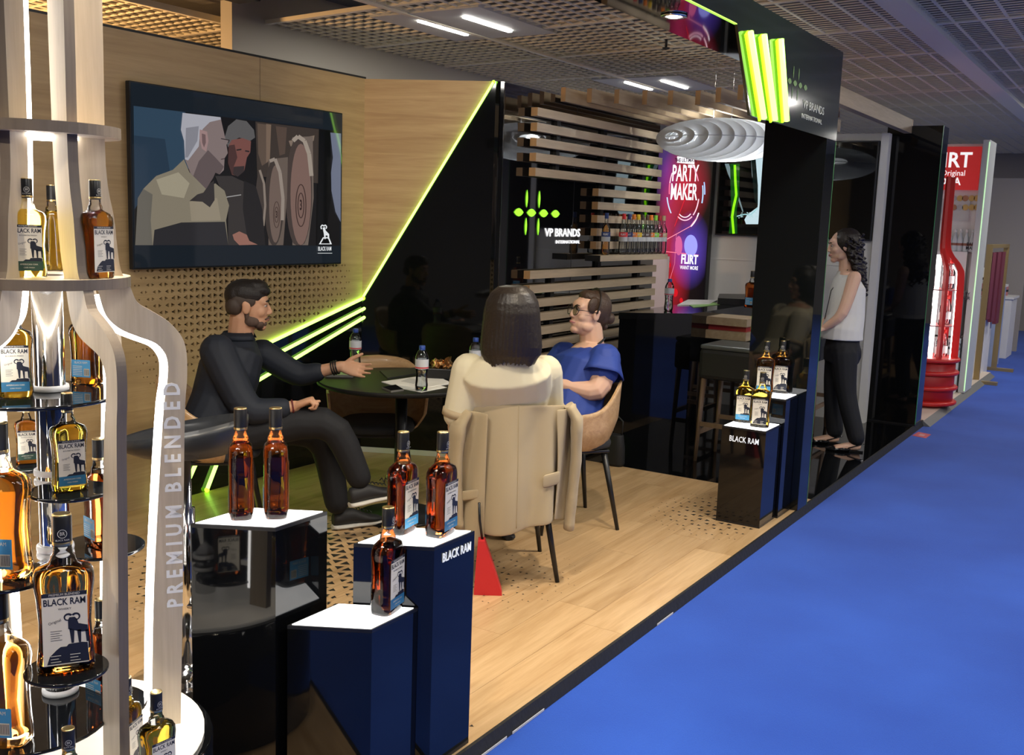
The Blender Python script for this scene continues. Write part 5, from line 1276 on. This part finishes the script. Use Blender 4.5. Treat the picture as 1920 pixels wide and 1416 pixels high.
class Pic:
    def __init__(s, conv, step): s.bm = NB(); s.m = []; s.conv = conv; s.step = Vector(step); s.n = 1; s.e = 1.0
    def mi(s, c):
        q = pm(c, s.e)
        if q not in s.m: s.m.append(q)
        return s.m.index(q)
    def p(s, c, pts): poly(s.bm, [s.conv(*q)+s.step*s.n for q in pts], s.mi(c)); s.n += 1
    def el(s, c, cx, cy, rx, ry, clip=None, n=28):
        pts = [(cx+rx*math.cos(2*math.pi*k/n), cy+ry*math.sin(2*math.pi*k/n)) for k in range(n)]
        if clip: pts = [(x, min(y, clip)) for x, y in pts]
        s.p(c, pts)
    def stroke(s, c, pts, w):
        for a, b in zip(pts, pts[1:]):
            d = Vector((b[0]-a[0], b[1]-a[1])).normalized()*w/2; n_ = (-d.y, d.x)
            poly(s.bm, [s.conv(x, y)+s.step*s.n for x, y in ((a[0]+n_[0], a[1]+n_[1]), (b[0]+n_[0], b[1]+n_[1]), (b[0]-n_[0], b[1]-n_[1]), (a[0]-n_[0], a[1]-n_[1]))], s.mi(c))
        s.n += 1
    def txt(s, c, body, o, right, up, size, xs=1, bold=0): text_bm(s.bm, body, basis(o+s.step*s.n, right, up), size, 0, xs, s.mi(c), bold); s.n += 1
    def done(s, name, parent, **k): return obj(name, s.bm, s.m, parent, world=True, nrm=False, **k)
P = Pic(lambda x, y: onx(240+x/2.889, 150+y/2.889, tx+.0006), (.00012, 0, 0))
P.p((22, 21, 22), [(30, 140), (1150, 279), (1148, 898), (35, 895)])
P.p((46, 66, 84), [(30, 140), (310, 174), (330, 480), (260, 500), (120, 570), (36, 700)]); P.p((38, 54, 70), [(32, 300), (200, 320), (230, 520), (120, 570), (36, 700)])
P.p((58, 50, 45), [(690, 225), (1040, 268), (1030, 560), (700, 520)]); P.p((88, 74, 64), [(700, 235), (775, 245), (765, 440), (725, 465), (705, 400)]); P.p((112, 94, 80), [(748, 238), (775, 242), (768, 430), (748, 450)])
P.p((80, 66, 58), [(800, 250), (860, 258), (850, 400), (820, 410)]); P.p((120, 104, 92), [(870, 330), (1010, 300), (1005, 330), (880, 360)])
P.p((104, 92, 84), [(890, 310), (1000, 305), (1005, 640), (975, 895), (890, 895)]); P.el((66, 56, 52), 925, 610, 72, 305, 895); P.el((116, 92, 84), 935, 620, 56, 275, 895)
P.stroke((150, 138, 126), [(893, 330), (920, 305), (955, 330), (980, 400), (993, 520)], 22)
P.p((96, 84, 76), [(760, 430), (865, 418), (860, 640), (840, 895), (760, 895)]); P.el((60, 52, 48), 790, 665, 52, 235, 895); P.el((104, 88, 80), 797, 672, 34, 210, 895)
P.stroke((140, 128, 118), [(766, 440), (795, 428), (822, 500), (838, 640), (835, 760)], 18); P.el((64, 56, 52), 715, 680, 26, 195, 895); P.stroke((128, 116, 106), [(712, 488), (735, 560), (742, 680), (732, 790)], 12)
for cx, cy, rr in ((935, 680, 1.0), (803, 730, .62)):
    for q in (26, 44): P.stroke((58, 42, 38), [(cx+q*rr*.62*math.cos(a), cy+q*rr*2.6*math.sin(a)) for a in [2*math.pi*k/22 for k in range(23)]], 5*rr)
    P.txt((44, 30, 28), '3', P.conv(cx, cy), (0, 1, 0), (0, 0, 1), .085*rr, .55, .002)
P.p((52, 48, 47), [(470, 520), (560, 520), (600, 540), (690, 575), (725, 700), (742, 895), (540, 895), (540, 650), (490, 570)]); P.p((34, 32, 33), [(625, 545), (690, 575), (725, 700), (742, 895), (650, 895), (620, 700)])
P.p((86, 84, 84), [(522, 310), (540, 250), (585, 213), (640, 223), (680, 270), (686, 312), (660, 330), (600, 312), (560, 335), (540, 365)])
P.p((112, 72, 66), [(543, 355), (560, 325), (620, 315), (664, 332), (660, 392), (642, 420), (628, 490), (592, 522), (560, 512), (540, 450)]); P.p((70, 48, 46), [(543, 355), (575, 350), (590, 420), (570, 470), (600, 500), (560, 512), (540, 450)])
P.p((52, 44, 44), [(572, 470), (628, 466), (626, 496), (592, 524), (566, 512)]); P.stroke((44, 36, 36), [(585, 380), (612, 376)], 8); P.stroke((44, 36, 36), [(632, 384), (655, 388)], 8)
P.stroke((150, 148, 146), [(455, 590), (500, 640), (560, 630), (610, 622)], 5)
P.p((140, 98, 86), [(563, 838), (600, 820), (640, 838), (655, 872), (700, 892), (600, 895), (572, 866)])
P.p((124, 116, 100), [(300, 430), (330, 500), (420, 590), (470, 560), (520, 600), (545, 680), (528, 760), (540, 895), (36, 895), (50, 640), (80, 590), (150, 520), (240, 487)])
P.p((96, 92, 84), [(36, 895), (50, 640), (80, 590), (130, 620), (120, 760), (130, 895)]); P.p((150, 142, 122), [(150, 540), (270, 500), (330, 560), (300, 640), (180, 620)]); P.p((138, 128, 110), [(330, 660), (400, 640), (480, 640), (500, 760), (340, 764)])
P.p((42, 41, 44), [(140, 812), (285, 772), (522, 768), (540, 895), (132, 895)]); P.p((50, 46, 46), [(330, 655), (372, 620), (405, 610), (440, 560), (462, 545), (466, 650), (440, 690), (400, 660)])
P.p((122, 108, 106), [(292, 178), (498, 202), (506, 240), (524, 318), (541, 330), (530, 352), (537, 396), (520, 424), (516, 488), (492, 512), (470, 502), (458, 530), (420, 590), (335, 505), (305, 430), (300, 330), (283, 270)])
P.p((90, 78, 78), [(430, 380), (470, 420), (516, 470), (492, 512), (470, 502), (458, 530), (420, 590), (350, 520), (380, 440)])
P.p((160, 160, 168), [(292, 178), (498, 202), (500, 214), (440, 228), (402, 265), (385, 300), (380, 360), (322, 436), (305, 430), (300, 330), (283, 270)]); P.p((126, 126, 134), [(310, 260), (380, 250), (372, 330), (320, 420), (306, 420)])
P.p((148, 122, 120), [(385, 268), (425, 280), (432, 330), (420, 388), (396, 372), (383, 312)]); P.p((104, 84, 84), [(396, 290), (416, 296), (418, 340), (408, 366), (398, 340)])
P.stroke((46, 40, 42), [(500, 318), (545, 326), (538, 340)], 5); P.stroke((70, 58, 60), [(500, 430), (520, 426)], 5)
P.p((10, 11, 12), [(1030, 267), (1092, 275), (1096, 640), (1060, 897), (1020, 897)]); P.p((104, 110, 128), [(1092, 285), (1150, 290), (1148, 770), (1120, 715), (1098, 600), (1096, 500), (1106, 420)])
w_ = P.conv(1062, 915); P.txt((225, 228, 230), 'BLACK RAM', w_, (0, 1, 0), (0, 0, 1), .036, .62, .0006); P.stroke((225, 228, 230), [(1024, 938), (1102, 938)], 2.5)
P.p((225, 228, 230), [(1030, 890), (1052, 852), (1085, 852), (1100, 890)]); P.p((10, 11, 12), [(1040, 886), (1056, 858), (1080, 858), (1090, 886)])
P.p((225, 228, 230), [(1050, 800), (1062, 796), (1066, 815), (1085, 835), (1086, 862), (1080, 862), (1076, 842), (1066, 842), (1066, 862), (1060, 862), (1056, 830)]); P.stroke((225, 228, 230), [(1044, 808), (1040, 795), (1048, 785), (1056, 792), (1064, 785), (1072, 795), (1068, 806)], 6)
P.done('screen_picture', scr)
# second television on the white wall
ty = 8.8-.05; t2x0, t2x1, t2z0, t2z1 = -3.52, -2.07, 1.515, 2.32
tv2 = thing('television', 'dark television with a pale splash picture on the white back wall', 'television', (-2.8, 8.77, 1.5)); t2x0 = -3.42
bm = NB(); box(bm, (t2x0, ty, t2z0), (t2x1, 8.799, t2z1), bev=.004); obj('housing', bm, mat('tv_frame', (.012, .014, .018), .3), tv2, world=True)
bm = NB(); box(bm, (t2x0+.012, ty-.003, t2z0+.012), (t2x1-.012, ty, t2z1-.012)); scr2 = obj('screen', bm, mat('screen_glass2', (.004, .005, .005), .03, spec=.6), tv2, world=True)
P = Pic(lambda x, y: ony(1220+x/4.427, 280+y/4.427, ty-.0035), (0, -.00015, 0)); P.e = 1.1
P.p((190, 214, 222), [(832, 60), (1000, 60), (1000, 480), (890, 622), (792, 622), (778, 585), (800, 545), (888, 480), (885, 400), (862, 330), (842, 220)]); P.p((10, 22, 20), [(832, 60), (870, 60), (890, 300), (890, 470), (862, 420), (850, 300)])
P.p((110, 130, 134), [(615, 120), (650, 120), (705, 300), (770, 515), (762, 522), (692, 320), (640, 200)]); P.stroke((150, 200, 205), [(660, 565), (720, 555), (780, 540), (830, 545), (885, 490)], 9)
for q in range(22): x_, y_ = random.uniform(700, 890), random.uniform(520, 575); P.el((170, 205, 210), x_, y_, 5, 4, n=8)
P.p((14, 70, 16), [(660, 120), (740, 120), (735, 400), (715, 500), (720, 700), (650, 700), (670, 480)]); P.stroke((150, 255, 20), [(700, 130), (704, 260), (712, 380), (690, 480), (678, 560), (690, 700)], 20)  # reflection of the green neon, painted into the screen picture
P.done('screen_picture', scr2)
# lit poster totem
py_ = 8.70
pxr = (ony(1339, 305, py_).x+ony(1319, 568, py_).x)/2
ps = thing('poster_totem', 'tall illuminated PARTY MAKER vodka poster behind the bar', 'poster', (pxr-.35, py_, 0))
bm = NB(); box(bm, (pxr-.72, py_, .02), (pxr, py_+.08, 2.36), bev=.003); obj('frame', bm, BLACKSAT, ps, world=True)
m, nt, b = nodes_of('poster_print'); L = nt.links.new; tcn = nt.nodes.new('ShaderNodeTexCoord'); acc = None
c1 = ony(1283, 350, py_); c2_ = ony(1290, 470, py_); c3_ = ony(1262, 520, py_); c4_ = ony(1250, 430, py_)
for (c, rx, rz, col) in ((c1, .26, .42, (.75, .015, .06)), (c2_+Vector((.02, 0, 0)), .20, .36, (.16, .08, .75)), (c3_, .18, .5, (.6, .015, .03)), (c4_, .15, .4, (.55, .03, .12)), (c1+Vector((-.18, 0, .15)), .14, .4, (.08, .02, .30))):
    mp = nt.nodes.new('ShaderNodeMapping'); mp.vector_type = 'POINT'; L(tcn.outputs['Object'], mp.inputs['Vector'])
    o_ = Vector(c)-Vector((pxr-.35, py_, 0)); mp.inputs['Location'].default_value = (-o_.x/rx, 0, -o_.z/rz); mp.inputs['Scale'].default_value = (1/rx, 0, 1/rz)
    gr = nt.nodes.new('ShaderNodeTexGradient'); gr.gradient_type = 'SPHERICAL'; L(mp.outputs[0], gr.inputs[0])
    vm = nt.nodes.new('ShaderNodeVectorMath'); vm.operation = 'SCALE'; vm.inputs[0].default_value = col; L(gr.outputs[1], vm.inputs['Scale'])
    if acc is None: acc = vm.outputs[0]
    else:
        ad = nt.nodes.new('ShaderNodeVectorMath'); ad.operation = 'ADD'; L(acc, ad.inputs[0]); L(vm.outputs[0], ad.inputs[1]); acc = ad.outputs[0]
b.inputs['Base Color'].default_value = (.01, .008, .01, 1); b.inputs['Roughness'].default_value = .3; L(acc, b.inputs['Emission Color']); b.inputs['Emission Strength'].default_value = .75
bm = NB(); poly(bm, [(pxr-.71, py_-.001, .05), (pxr-.01, py_-.001, .05), (pxr-.01, py_-.001, 2.35), (pxr-.71, py_-.001, 2.35)]); pf = obj('print', bm, m, ps, world=True, nrm=False)
P = Pic(lambda x, y: ony(1220+x/4.427, 280+y/4.427, py_-.002), (0, -.0002, 0)); P.e = 1.3
RX, UZ = (1, 0, 0), (0, 0, 1)
P.p((240, 235, 240), [(220, 58), (365, 72), (363, 125), (218, 112)]); P.txt((30, 24, 40), 'THE ULTIMATE', P.conv(292, 92), RX, UZ, .046, .68, .001)
P.txt((250, 245, 248), 'PARTY', P.conv(286, 205), RX, UZ, .20, .42, .004); P.txt((250, 245, 248), 'MAKER', P.conv(274, 360), RX, UZ, .20, .40, .004)
P.txt((245, 243, 248), 'FLIRT', P.conv(322, 918), RX, UZ, .115, .58, .003); P.txt((245, 243, 248), 'WANT MORE', P.conv(318, 985), RX, UZ, .046, .62, .001)
def arc(c, cx, cy, rx, ry, a0, a1, w): P.stroke(c, [(cx+rx*math.cos(math.radians(a0+(a1-a0)*k/8)), cy+ry*math.sin(math.radians(a0+(a1-a0)*k/8))) for k in range(9)], w)
for c, rx, ry, a0, a1, w in (((255, 200, 215), 118, 240, 15, 55, 9), ((255, 190, 210), 118, 240, 60, 120, 9), ((255, 150, 180), 118, 250, -60, -20, 8), ((170, 210, 255), 150, 285, -10, 20, 10), ((170, 200, 255), 165, 300, -15, 5, 9), ((190, 215, 255), 150, 280, 140, 170, 9), ((255, 120, 150), 130, 260, 175, 215, 8), ((255, 235, 245), 140, 310, 35, 70, 10), ((255, 230, 240), 128, 270, 195, 215, 6), ((255, 225, 235), 96, 215, 60, 120, 8)): arc(c, 285, 350, rx, ry, a0, a1, w)
P.stroke((255, 150, 170), [(130, 750), (240, 690), (330, 640), (390, 560)], 5); P.stroke((255, 120, 140), [(130, 850), (250, 862), (400, 880)], 6); P.stroke((220, 40, 50), [(200, 640), (290, 400)], 4); P.stroke((220, 120, 150), [(150, 1120), (200, 950), (215, 700)], 3)
for x_, y_, r_ in ((155, 960, 14), (255, 1255, 14), (205, 1190, 22), (120, 1100, 18)): P.el((190, 20, 30), x_, y_, r_, r_*1.6, n=16)
P.el((150, 150, 240), 335, 800, 55, 90); P.el((200, 90, 140), 235, 800, 30, 80)
P.txt((245, 243, 248), 'FLIRT', P.conv(322, 918), RX, UZ, .115, .58, .003)
P.done('poster_artwork', pf)
t = thing('roll_banner', 'narrow white banner edge between the slats and the lit poster', 'banner', (-3.72, 8.25, 0)); bm = NB(); box(bm, (-3.86, 8.25, .02), (-3.62, 8.256, 1.32)); obj('sheet', bm, mat('banner_pink', (.72, .62, .66), .5), t, world=True); bm = NB(); box(bm, (-3.87, 8.22, 0), (-3.61, 8.29, .025)); obj('foot', bm, CHROME, t, world=True)
# pendant lamp of thin lamellae
pc = ony(1352, 263, 7.35); pd = thing('pendant_lamp', 'large white pendant lamp of thin curved lamellae over the bar', 'lamp', pc)
LMW = mat('lamella_white', (.78, .80, .82), .5); ax = (-CR*.86-CF*.5); ax.z = 0; ax.normalize(); pv = Vector((-ax.y, ax.x, 0)); A_, C_ = .47, .155
lam = [-.455, -.42, -.36, -.29, -.215, -.14, -.065, .01, .085, .16, .235, .305, .37, .425, .458]
for q in lam:
    k = math.sqrt(max(.02, 1-(q/.475)**2)); bm = NB(); n = 44; rings = []
    for i in range(n):
        a = 2*math.pi*i/n; rr = []
        for f_, dx in ((1.0, -.002), (1.0, .002), (.62, .002), (.62, -.002)):
            hh = max(.0, 1); rr.append(ax*(q+dx)+pv*(A_*k*f_*math.cos(a))+Vector((0, 0, C_*k*f_*math.sin(a))))
        rings.append(rr)
    loft(bm, rings, closed=True, smooth=False); obj('lamella', bm, LMW, pd)
bm = NB()
rings = []
for i in range(44):
    a = 2*math.pi*i/44; rings.append([ax*(.47*f_*math.cos(a))+pv*(A_*f_*math.sin(a))+Vector((0, 0, dz)) for f_, dz in ((1.0, -.002), (1.0, .002), (.9, .002), (.9, -.002))])
loft(bm, rings, closed=True, smooth=False); obj('rim', bm, LMW, pd)
bm = NB(); box(bm, (-.003, -.003, -.003), (.003, .003, .003)); bm.free()
for s in (-1, 1):
    bm = NB(); tube(bm, [pv*.1*s+Vector((0, 0, .14)), pv*.1*s+Vector((0, 0, ZC-pc.z))], .0015, 5); obj('wire', bm, CHROME, pd)
for q in (0,):
    bm = NB(); ell(bm, ax*q, (.05, .05, .05), nu=14, nv=10); obj('bulb', bm, emis('bulb', (1, .98, .95), 18), pd)
ld = bpy.data.lights.new('pendant_light', 'POINT'); ld.energy = 45; ld.color = (.95, .98, 1); ld.shadow_soft_size = .06; lo = bpy.data.objects.new('lamp', ld); COL.objects.link(lo); lo.parent = pd
# wall shelf and its bottles
sx = XS+.20; sy0 = onx(1125, 485, sx).y; sy1 = onx(1252, 480, sx).y; sz = onx(1190, 478, sx).z
sh = thing('wall_shelf', 'oak shelf of vodka bottles fixed to the slatted wall', 'shelf', (XS+.1, sy0, sz-.04))
bm = NB(); box(bm, (XS+.076, sy0, sz-.042), (sx, sy1, sz), bev=.001); obj('board', bm, SL, sh, world=True)
bm = NB(); box(bm, (XS+.076, sy0-.002, sz-.043), (sx+.001, sy0+.003, sz+.001)); obj('end_cap', bm, BLACKSAT, sh, world=True)
CLEAR = thinglass('clear_bottle', (.92, .95, .95), .12)
def vodka(p, capc, label, amber=False):
    t = thing('vodka_bottle', label, 'bottle', p, 0, 'bottles on the oak wall shelf')
    pr = [(.026, 0), (.032, .004), (.0335, .03), (.032, .09), (.032, .185), (.030, .200), (.020, .222), (.0135, .236), (.0125, .27), (.0125, .285)]
    if amber: bm = NB(); lathe(bm, [(r*.96, z) for r, z in pr[:-2]], 20); obj('liquid', bm, AMBER, t)
    bm = NB(); lathe(bm, pr, 20); obj('glass', bm, CLEAR, t)
    bm = NB(); lathe(bm, [(.0145, .268), (.015, .27), (.015, .308), (.014, .31)], 14); obj('cap', bm, mat('vcap_%d_%d_%d' % tuple(int(q*100) for q in capc), capc, .4), t)
    bm = NB(); lathe(bm, [(.0337, .10), (.0337, .17)], 20, cap=False); lb = obj('label', bm, mat('vlabel', (.62, .63, .63), .5), t)
    bm = NB(); lathe(bm, [(.0341, .135), (.0341, .170)], 20, cap=False); obj('label_band', bm, mat('vband_%d_%d_%d' % tuple(int(q*100) for q in capc), tuple(min(1, q*1.0+.02) for q in capc), .5), lb)
    c = Vector((p[0], p[1], 0)); d = (Vector((0, 0, 0))-c).normalized(); bm = NB(); text_bm(bm, 'FLIRT', basis(d*.0346+Vector((0, 0, .152)), Vector((-d.y, d.x, 0)), (0, 0, 1)), .020, 0, .8, 0, .0005); obj('lettering', bm, mat('vtext', (.85, .85, .85), .5), lb)
caps = [((.75, .03, .03), 765, 'red'), ((.02, .03, .14), 795, 'navy'), ((.85, .22, .02), 822, 'orange'), ((.9, .62, .03), 848, 'yellow'), ((.06, .035, .025), 873, 'dark brown'), ((.10, .05, .03), 900, 'brown'), ((.8, .20, .02), 922, 'second orange'), ((.25, .62, .05), 948, 'green'), ((.45, .02, .03), 970, 'dark red'), ((.62, .45, .25), 995, 'tan')]
vx = XS+.135
for c, cx, nm in caps: y_ = onx(920+cx/3.077, 440, vx).y; vodka((vx, y_, sz+.0005), c, 'clear vodka bottle with %s cap on the oak wall shelf' % nm)
vodka((vx, onx(1136, 440, vx).y, sz+.0005), (.02, .05, .2), 'amber bottle with blue cap at the left end of the oak wall shelf', True)
p = Vector((fr_.x-.10, 7.30, ZB+.0005)); bottle(onz(1407, 577, ZB+.0), CAMDIR(p)+2.6, 'dark red bottle on the bar half hidden by the portal column', 'n', 'RED', .28)

# ================================================================== FAR STANDS
FW = 11.46
rd = onz(1731, 757, 0); RDM = mat('display_red', (.62, .025, .02), .35)
t = thing('vodka_display', 'red bottle shaped display full of lit vodka bottles beyond the black column', 'display', rd)
OUT2 = smoothp([(.42, .26), (1.15, .25), (1.3, .22), (1.42, .13), (1.55, .10), (2.05, .09), (2.1, .09)]); INN2 = smoothp([(.42, .20), (1.15, .19), (1.28, .165), (1.40, .08), (1.55, .055), (2.05, .05), (2.1, .05)])
for k in range(6):
    a = PHI0+math.radians(10)-k*math.pi/3; d = Vector((math.cos(a), math.sin(a), 0)); n_ = Vector((-d.y, d.x, 0))*.014
    bm = NB()
    for i in range(len(OUT2)-1):
        (z0, r0), (z1, r1), (_, q0), (_, q1) = OUT2[i], OUT2[i+1], INN2[i], INN2[i+1]
        c = [d*q0+Z*z0, d*r0+Z*z0, d*r1+Z*z1, d*q1+Z*z1]; prism(bm, [p_-n_ for p_ in c], n_*2)
    fn = obj('fin', bm, RDM, t)
    bm = NB(); tube(bm, [d*(r-.008)+Z*z for z, r in INN2 if z < 1.33], .005, 6); obj('light_strip', bm, LEDW, t)
for z in (.02, .16, .30, .42):
    bm = NB(); lathe(bm, [(.27, z), (.285, z+.01), (.285, z+.03), (.27, z+.04)], 30); obj('base_ring', bm, RDM, t)
bm = NB(); lathe(bm, [(.22, 0), (.25, .02), (.25, .43), (.22, .44)], 30); obj('base_drum', bm, mat('display_red_dark', (.40, .012, .012), .4), t)
for z in (.75, 1.08): bm = NB(); lathe(bm, [(.20, z), (.20, z+.01)], 28); obj('shelf', bm, mat('shelf_pink', (.6, .2, .2), .3), t)
bm = NB(); lathe(bm, [(.04, .44), (.04, 1.4)], 16); obj('light_column', bm, emis('lightcol', (1, .95, .93), 5), t)
bm = NB(); text_bm(bm, '5 TIMES DISTILLED', basis(Vector((math.cos(PHI0), math.sin(PHI0), 0))*.225-Vector((-math.sin(PHI0), math.cos(PHI0), 0))*.05+Z*.86, (0, 0, 1), -Vector((math.cos(PHI0), math.sin(PHI0), 0))), .045, .001, .9); obj('lettering', bm, mat('letters_white', (.8, .8, .8), .5), t)
k = 0
names = ['front left', 'front middle', 'front right']
for zi, z in enumerate((.441, .761, 1.091)):
    for j, a in enumerate((-150, -90, -35)):
        aa = PHI0+math.radians(a); pp = Vector((rd.x+.13*math.cos(aa), rd.y+.13*math.sin(aa), z))
        b_ = thing('vodka_bottle', 'clear vodka bottle at the %s of the %s tier in the red display' % (names[j], ('lowest', 'middle', 'top')[zi]), 'bottle', pp, 0, 'vodka bottles in the red display')
        bm = NB(); lathe(bm, [(.03, 0), (.035, .01), (.035, .17), (.014, .22), (.013, .25)], 14); obj('glass', bm, CLEAR, b_)
        bm = NB(); lathe(bm, [(.016, .235), (.016, .27)], 10); obj('cap', bm, RDM, b_)
        bm = NB(); lathe(bm, [(.0358, .05), (.0358, .12)], 14, cap=False); obj('label', bm, mat('vlabel', (.62, .63, .63), .5), b_)
wh = thing('vodka_stand_wall', 'white shelving wall with a red VODKA header in the next stand', 'shelving', (-2.2, FW, 0))
WHM = mat('stand_white', (.74, .73, .72), .4)
bm = NB(); box(bm, (-3.6, FW, 0), (-1.68, FW+.1, 2.5)); obj('panel', bm, WHM, wh, world=True)
for i, (z, d) in enumerate(((1.42, .14), (1.02, .26), (.55, .42))):
    bm = NB(); box(bm, (-3.0, FW-d, 0 if i == 2 else z-.45), (-1.72+.02*i, FW-.0005, z)); obj('step', bm, WHM, wh, world=True)
bm = NB(); box(bm, (-3.4, FW-.06, 2.04), (-1.70, FW-.001, 2.47)); obj('header', bm, mat('header_red', (.60, .03, .03), .4, em=(.6, .03, .03), es=.35), wh, world=True)
bm = NB(); text_bm(bm, 'FLIRT', basis((ony(1824, 305, FW).x, FW-.062, 2.33), RX, UZ), .21, .001, .9, 0, .004, align='RIGHT'); text_bm(bm, 'Original', basis((ony(1812, 328, FW).x, FW-.062, 2.205), RX, UZ), .08, .001, .9, align='RIGHT'); text_bm(bm, 'VODKA', basis((ony(1803, 342, FW).x, FW-.062, 2.12), RX, UZ), .105, .001, .95, 0, .002, align='RIGHT'); obj('lettering', bm, emis('header_white', (1, 1, 1), .8), wh, world=True)
for u, v in ((1824, 462), (1806, 555), (1790, 650)):
    d = .001+(.14, .26, .42)[[462, 555, 650].index(v)] if v > 470 else .001
    d = {462: .141, 555: .261, 650: .421}[v]; p = ony(u, v, FW-d-.002); bm = NB()
    text_bm(bm, 'PARTY', basis((p.x, p.y, p.z+.02), RX, UZ), .045, .0, .9, 0, .001); text_bm(bm, 'MAKER', basis((p.x, p.y, p.z-.02), RX, UZ), .045, .0, .9, 0, .001); obj('lettering', bm, NAVY, wh, world=True)
bm = NB(); box(bm, (-2.3, FW-.012, 1.73), (-1.76, FW-.001, 1.95)); cb = obj('medal_board', bm, mat('board_grey', (.6, .6, .59), .5), wh, world=True)
for i, u in enumerate((1788, 1800, 1810, 1822, 1832)):
    for j, v in enumerate((372, 389)):
        p = ony(u, v, FW-.013); bm = NB(); lathe(bm, [(.03, 0), (.03, .006)], 18, M=Matrix.Translation((p.x, FW-.012, p.z)) @ Matrix.Rotation(math.pi/2, 4, 'X')); obj('medal', bm, (mat('medal_silver', (.5, .5, .5), .4), mat('medal_gold', (.65, .45, .15), .4), mat('medal_bronze', (.45, .22, .12), .4))[(i+j*2) % 3 if i < 3 else 1], cb, world=True)
for i, u in enumerate((1781, 1791, 1801, 1812, 1823)):
    p = ony(u, 448, FW-.09); b_ = thing('vodka_bottle', 'small clear vodka bottle, %s of five on the white shelving wall' % ('first', 'second', 'third', 'fourth', 'fifth')[i], 'bottle', (p.x, FW-.09, 1.4205), 0, 'bottles on the white shelving wall')
    bm = NB(); lathe(bm, [(.026, 0), (.028, .01), (.028, .12), (.011, .165), (.010, .2)], 14); obj('glass', bm, mat('frost', (.55, .60, .63), .25), b_)
    bm = NB(); lathe(bm, [(.012, .19), (.012, .225)], 10); obj('cap', bm, mat('cap_pale', (.7, .7, .7), .4), b_)
    bm = NB(); lathe(bm, [(.0286, .06), (.0286, .085)], 14, cap=False); obj('label', bm, mat('rust', (.3, .12, .08), .5), b_)
t = thing('stand_end_panel', 'pale end panel with a green lit edge beside the white shelving', 'panel', (-1.62, FW, 0)); bm = NB(); box(bm, (-1.66, FW-.25, 0), (-1.60, FW+.2, 2.52)); obj('panel', bm, mat('end_grey', (.52, .54, .52), .4), t, world=True)
bm = NB(); box(bm, (-1.606, FW-.256, .02), (-1.596, FW-.248, 2.5)); obj('edge_light', bm, emis('edge_pale', (.55, .9, .5), .9), t, world=True)
bm = NB(); box(bm, (-2.9, 9.3, -.044), (-1.62, 13.2, -.002)); obj('next_stand_floor', bm, mat('pale_floor', (.62, .52, .44), .4), kind='structure', label='pale floor of the next stand', cat='floor')
bm = NB(); prism(bm, [(-1.62, 9.25, 0), (-1.56, 9.25, -.044), (-1.66, 9.25, -.044)], (0, 3.9, 0)); obj('trim_2', bm, mat('ramp_grey', (.14, .14, .14), .5), kind='structure', label='grey ramp along the next stand', cat='trim')
BRS = mat('brass', (.45, .33, .15), .35, metal=.7)
p0_ = Vector((-1.66, 12.4, -.045)); t = thing('brass_rail', 'slim brass display frame standing at the aisle edge', 'stand', p0_)
for dx in (0, .0): pass
bm = NB(); box(bm, (-.03, -.02, .03), (.03, .02, 1.5)); obj('post', bm, BRS, t); bm = NB(); box(bm, (-.10, -.04, 0), (.22, .04, .035)); obj('foot', bm, BRS, t); bm = NB(); box(bm, (-.03, -.02, 1.5), (.03, 1.4, 1.54)); obj('top_bar', bm, BRS, t)
bm = NB(); box(bm, (-.03, 1.36, .03), (.03, 1.4, 1.5)); obj('post', bm, BRS, t); bm = NB(); box(bm, (-.10, 1.34, 0), (.22, 1.42, .035)); obj('foot', bm, BRS, t)
for i in range(3):
    bm = NB(); box(bm, (-.02, .15+.4*i, .7-.05*i), (.02, .4+.4*i, 1.45)); obj('hanging_panel', bm, mat('burgundy', (.14, .02, .04), .6), t)
for i, (y_, w, h, m_, lb) in enumerate(((13.0, .5, .9, WHM, 'white display plinth just past the brass frame'), (14.0, .5, 1.0, mat('plinth_blue', (.35, .42, .62), .5), 'pale blue display plinth further along the aisle'), (15.2, .6, .8, WHM, 'white display plinth at the far end of the aisle'))):
    t = thing('display_plinth', lb, 'plinth', (-1.95, y_, -.044)); bm = NB(); box(bm, (-.3, 0, 0), (.25, w, h), bev=.004); obj('body', bm, m_, t)
    bm = NB(); box(bm, (-.32, -.02, h), (.27, w+.02, h+.03)); obj('top', bm, WHM, t)
    for j in range(3):
        b_ = thing('display_box', 'small pale box, %s on the plinth %s' % (('front', 'middle', 'back')[j], ('past the brass frame', 'of pale blue', 'at the far end')[i]), 'box', (-1.85-.1*(j % 2), y_+.06+.15*j, h-.014+.0005), 0, 'small boxes on far plinths')
        bm = NB(); box(bm, (-.05, -.04, 0), (.05, .04, .14+.06*(j % 2)), bev=.004); obj('carton', bm, (mat('tan_item', (.55, .42, .30), .6), WHITE, mat('rose_item', (.5, .2, .22), .6))[j], b_)
        bm = NB(); box(bm, (-.051, -.041, .05), (.051, .041, .08)); obj('band', bm, NAVY, b_)
bm = NB(); box(bm, (-4.5, 16.3, -.05), (-1.7, 16.4, 2.4)); obj('wall_next', bm, mat('next_wall', (.42, .38, .34), .6), kind='structure', label='brown partition closing the row of stands', cat='wall')
# red sticker on the carpet
q = [onz(u, v, -.0445) for u, v in ((1710, 817), (1736, 822), (1746, 815), (1722, 810))]; t = thing('floor_sticker', 'small red sticker on the blue carpet by the far column', 'sticker', sum(q, Vector())/4); bm = NB(); prism(bm, q, (0, 0, .0006)); obj('film', bm, mat('sticker_red', (.55, .08, .10), .5), t, world=True)
bm = NB(); cq = sum(q, Vector())/4; prism(bm, [cq+(p_-cq)*.4+Z*.0007 for p_ in q], (0, 0, .0003)); obj('print', bm, mat('sticker_pale', (.6, .3, .3), .5), t, world=True)
for ch in list(PROTO.children_recursive)+[PROTO]: bpy.data.objects.remove(ch)
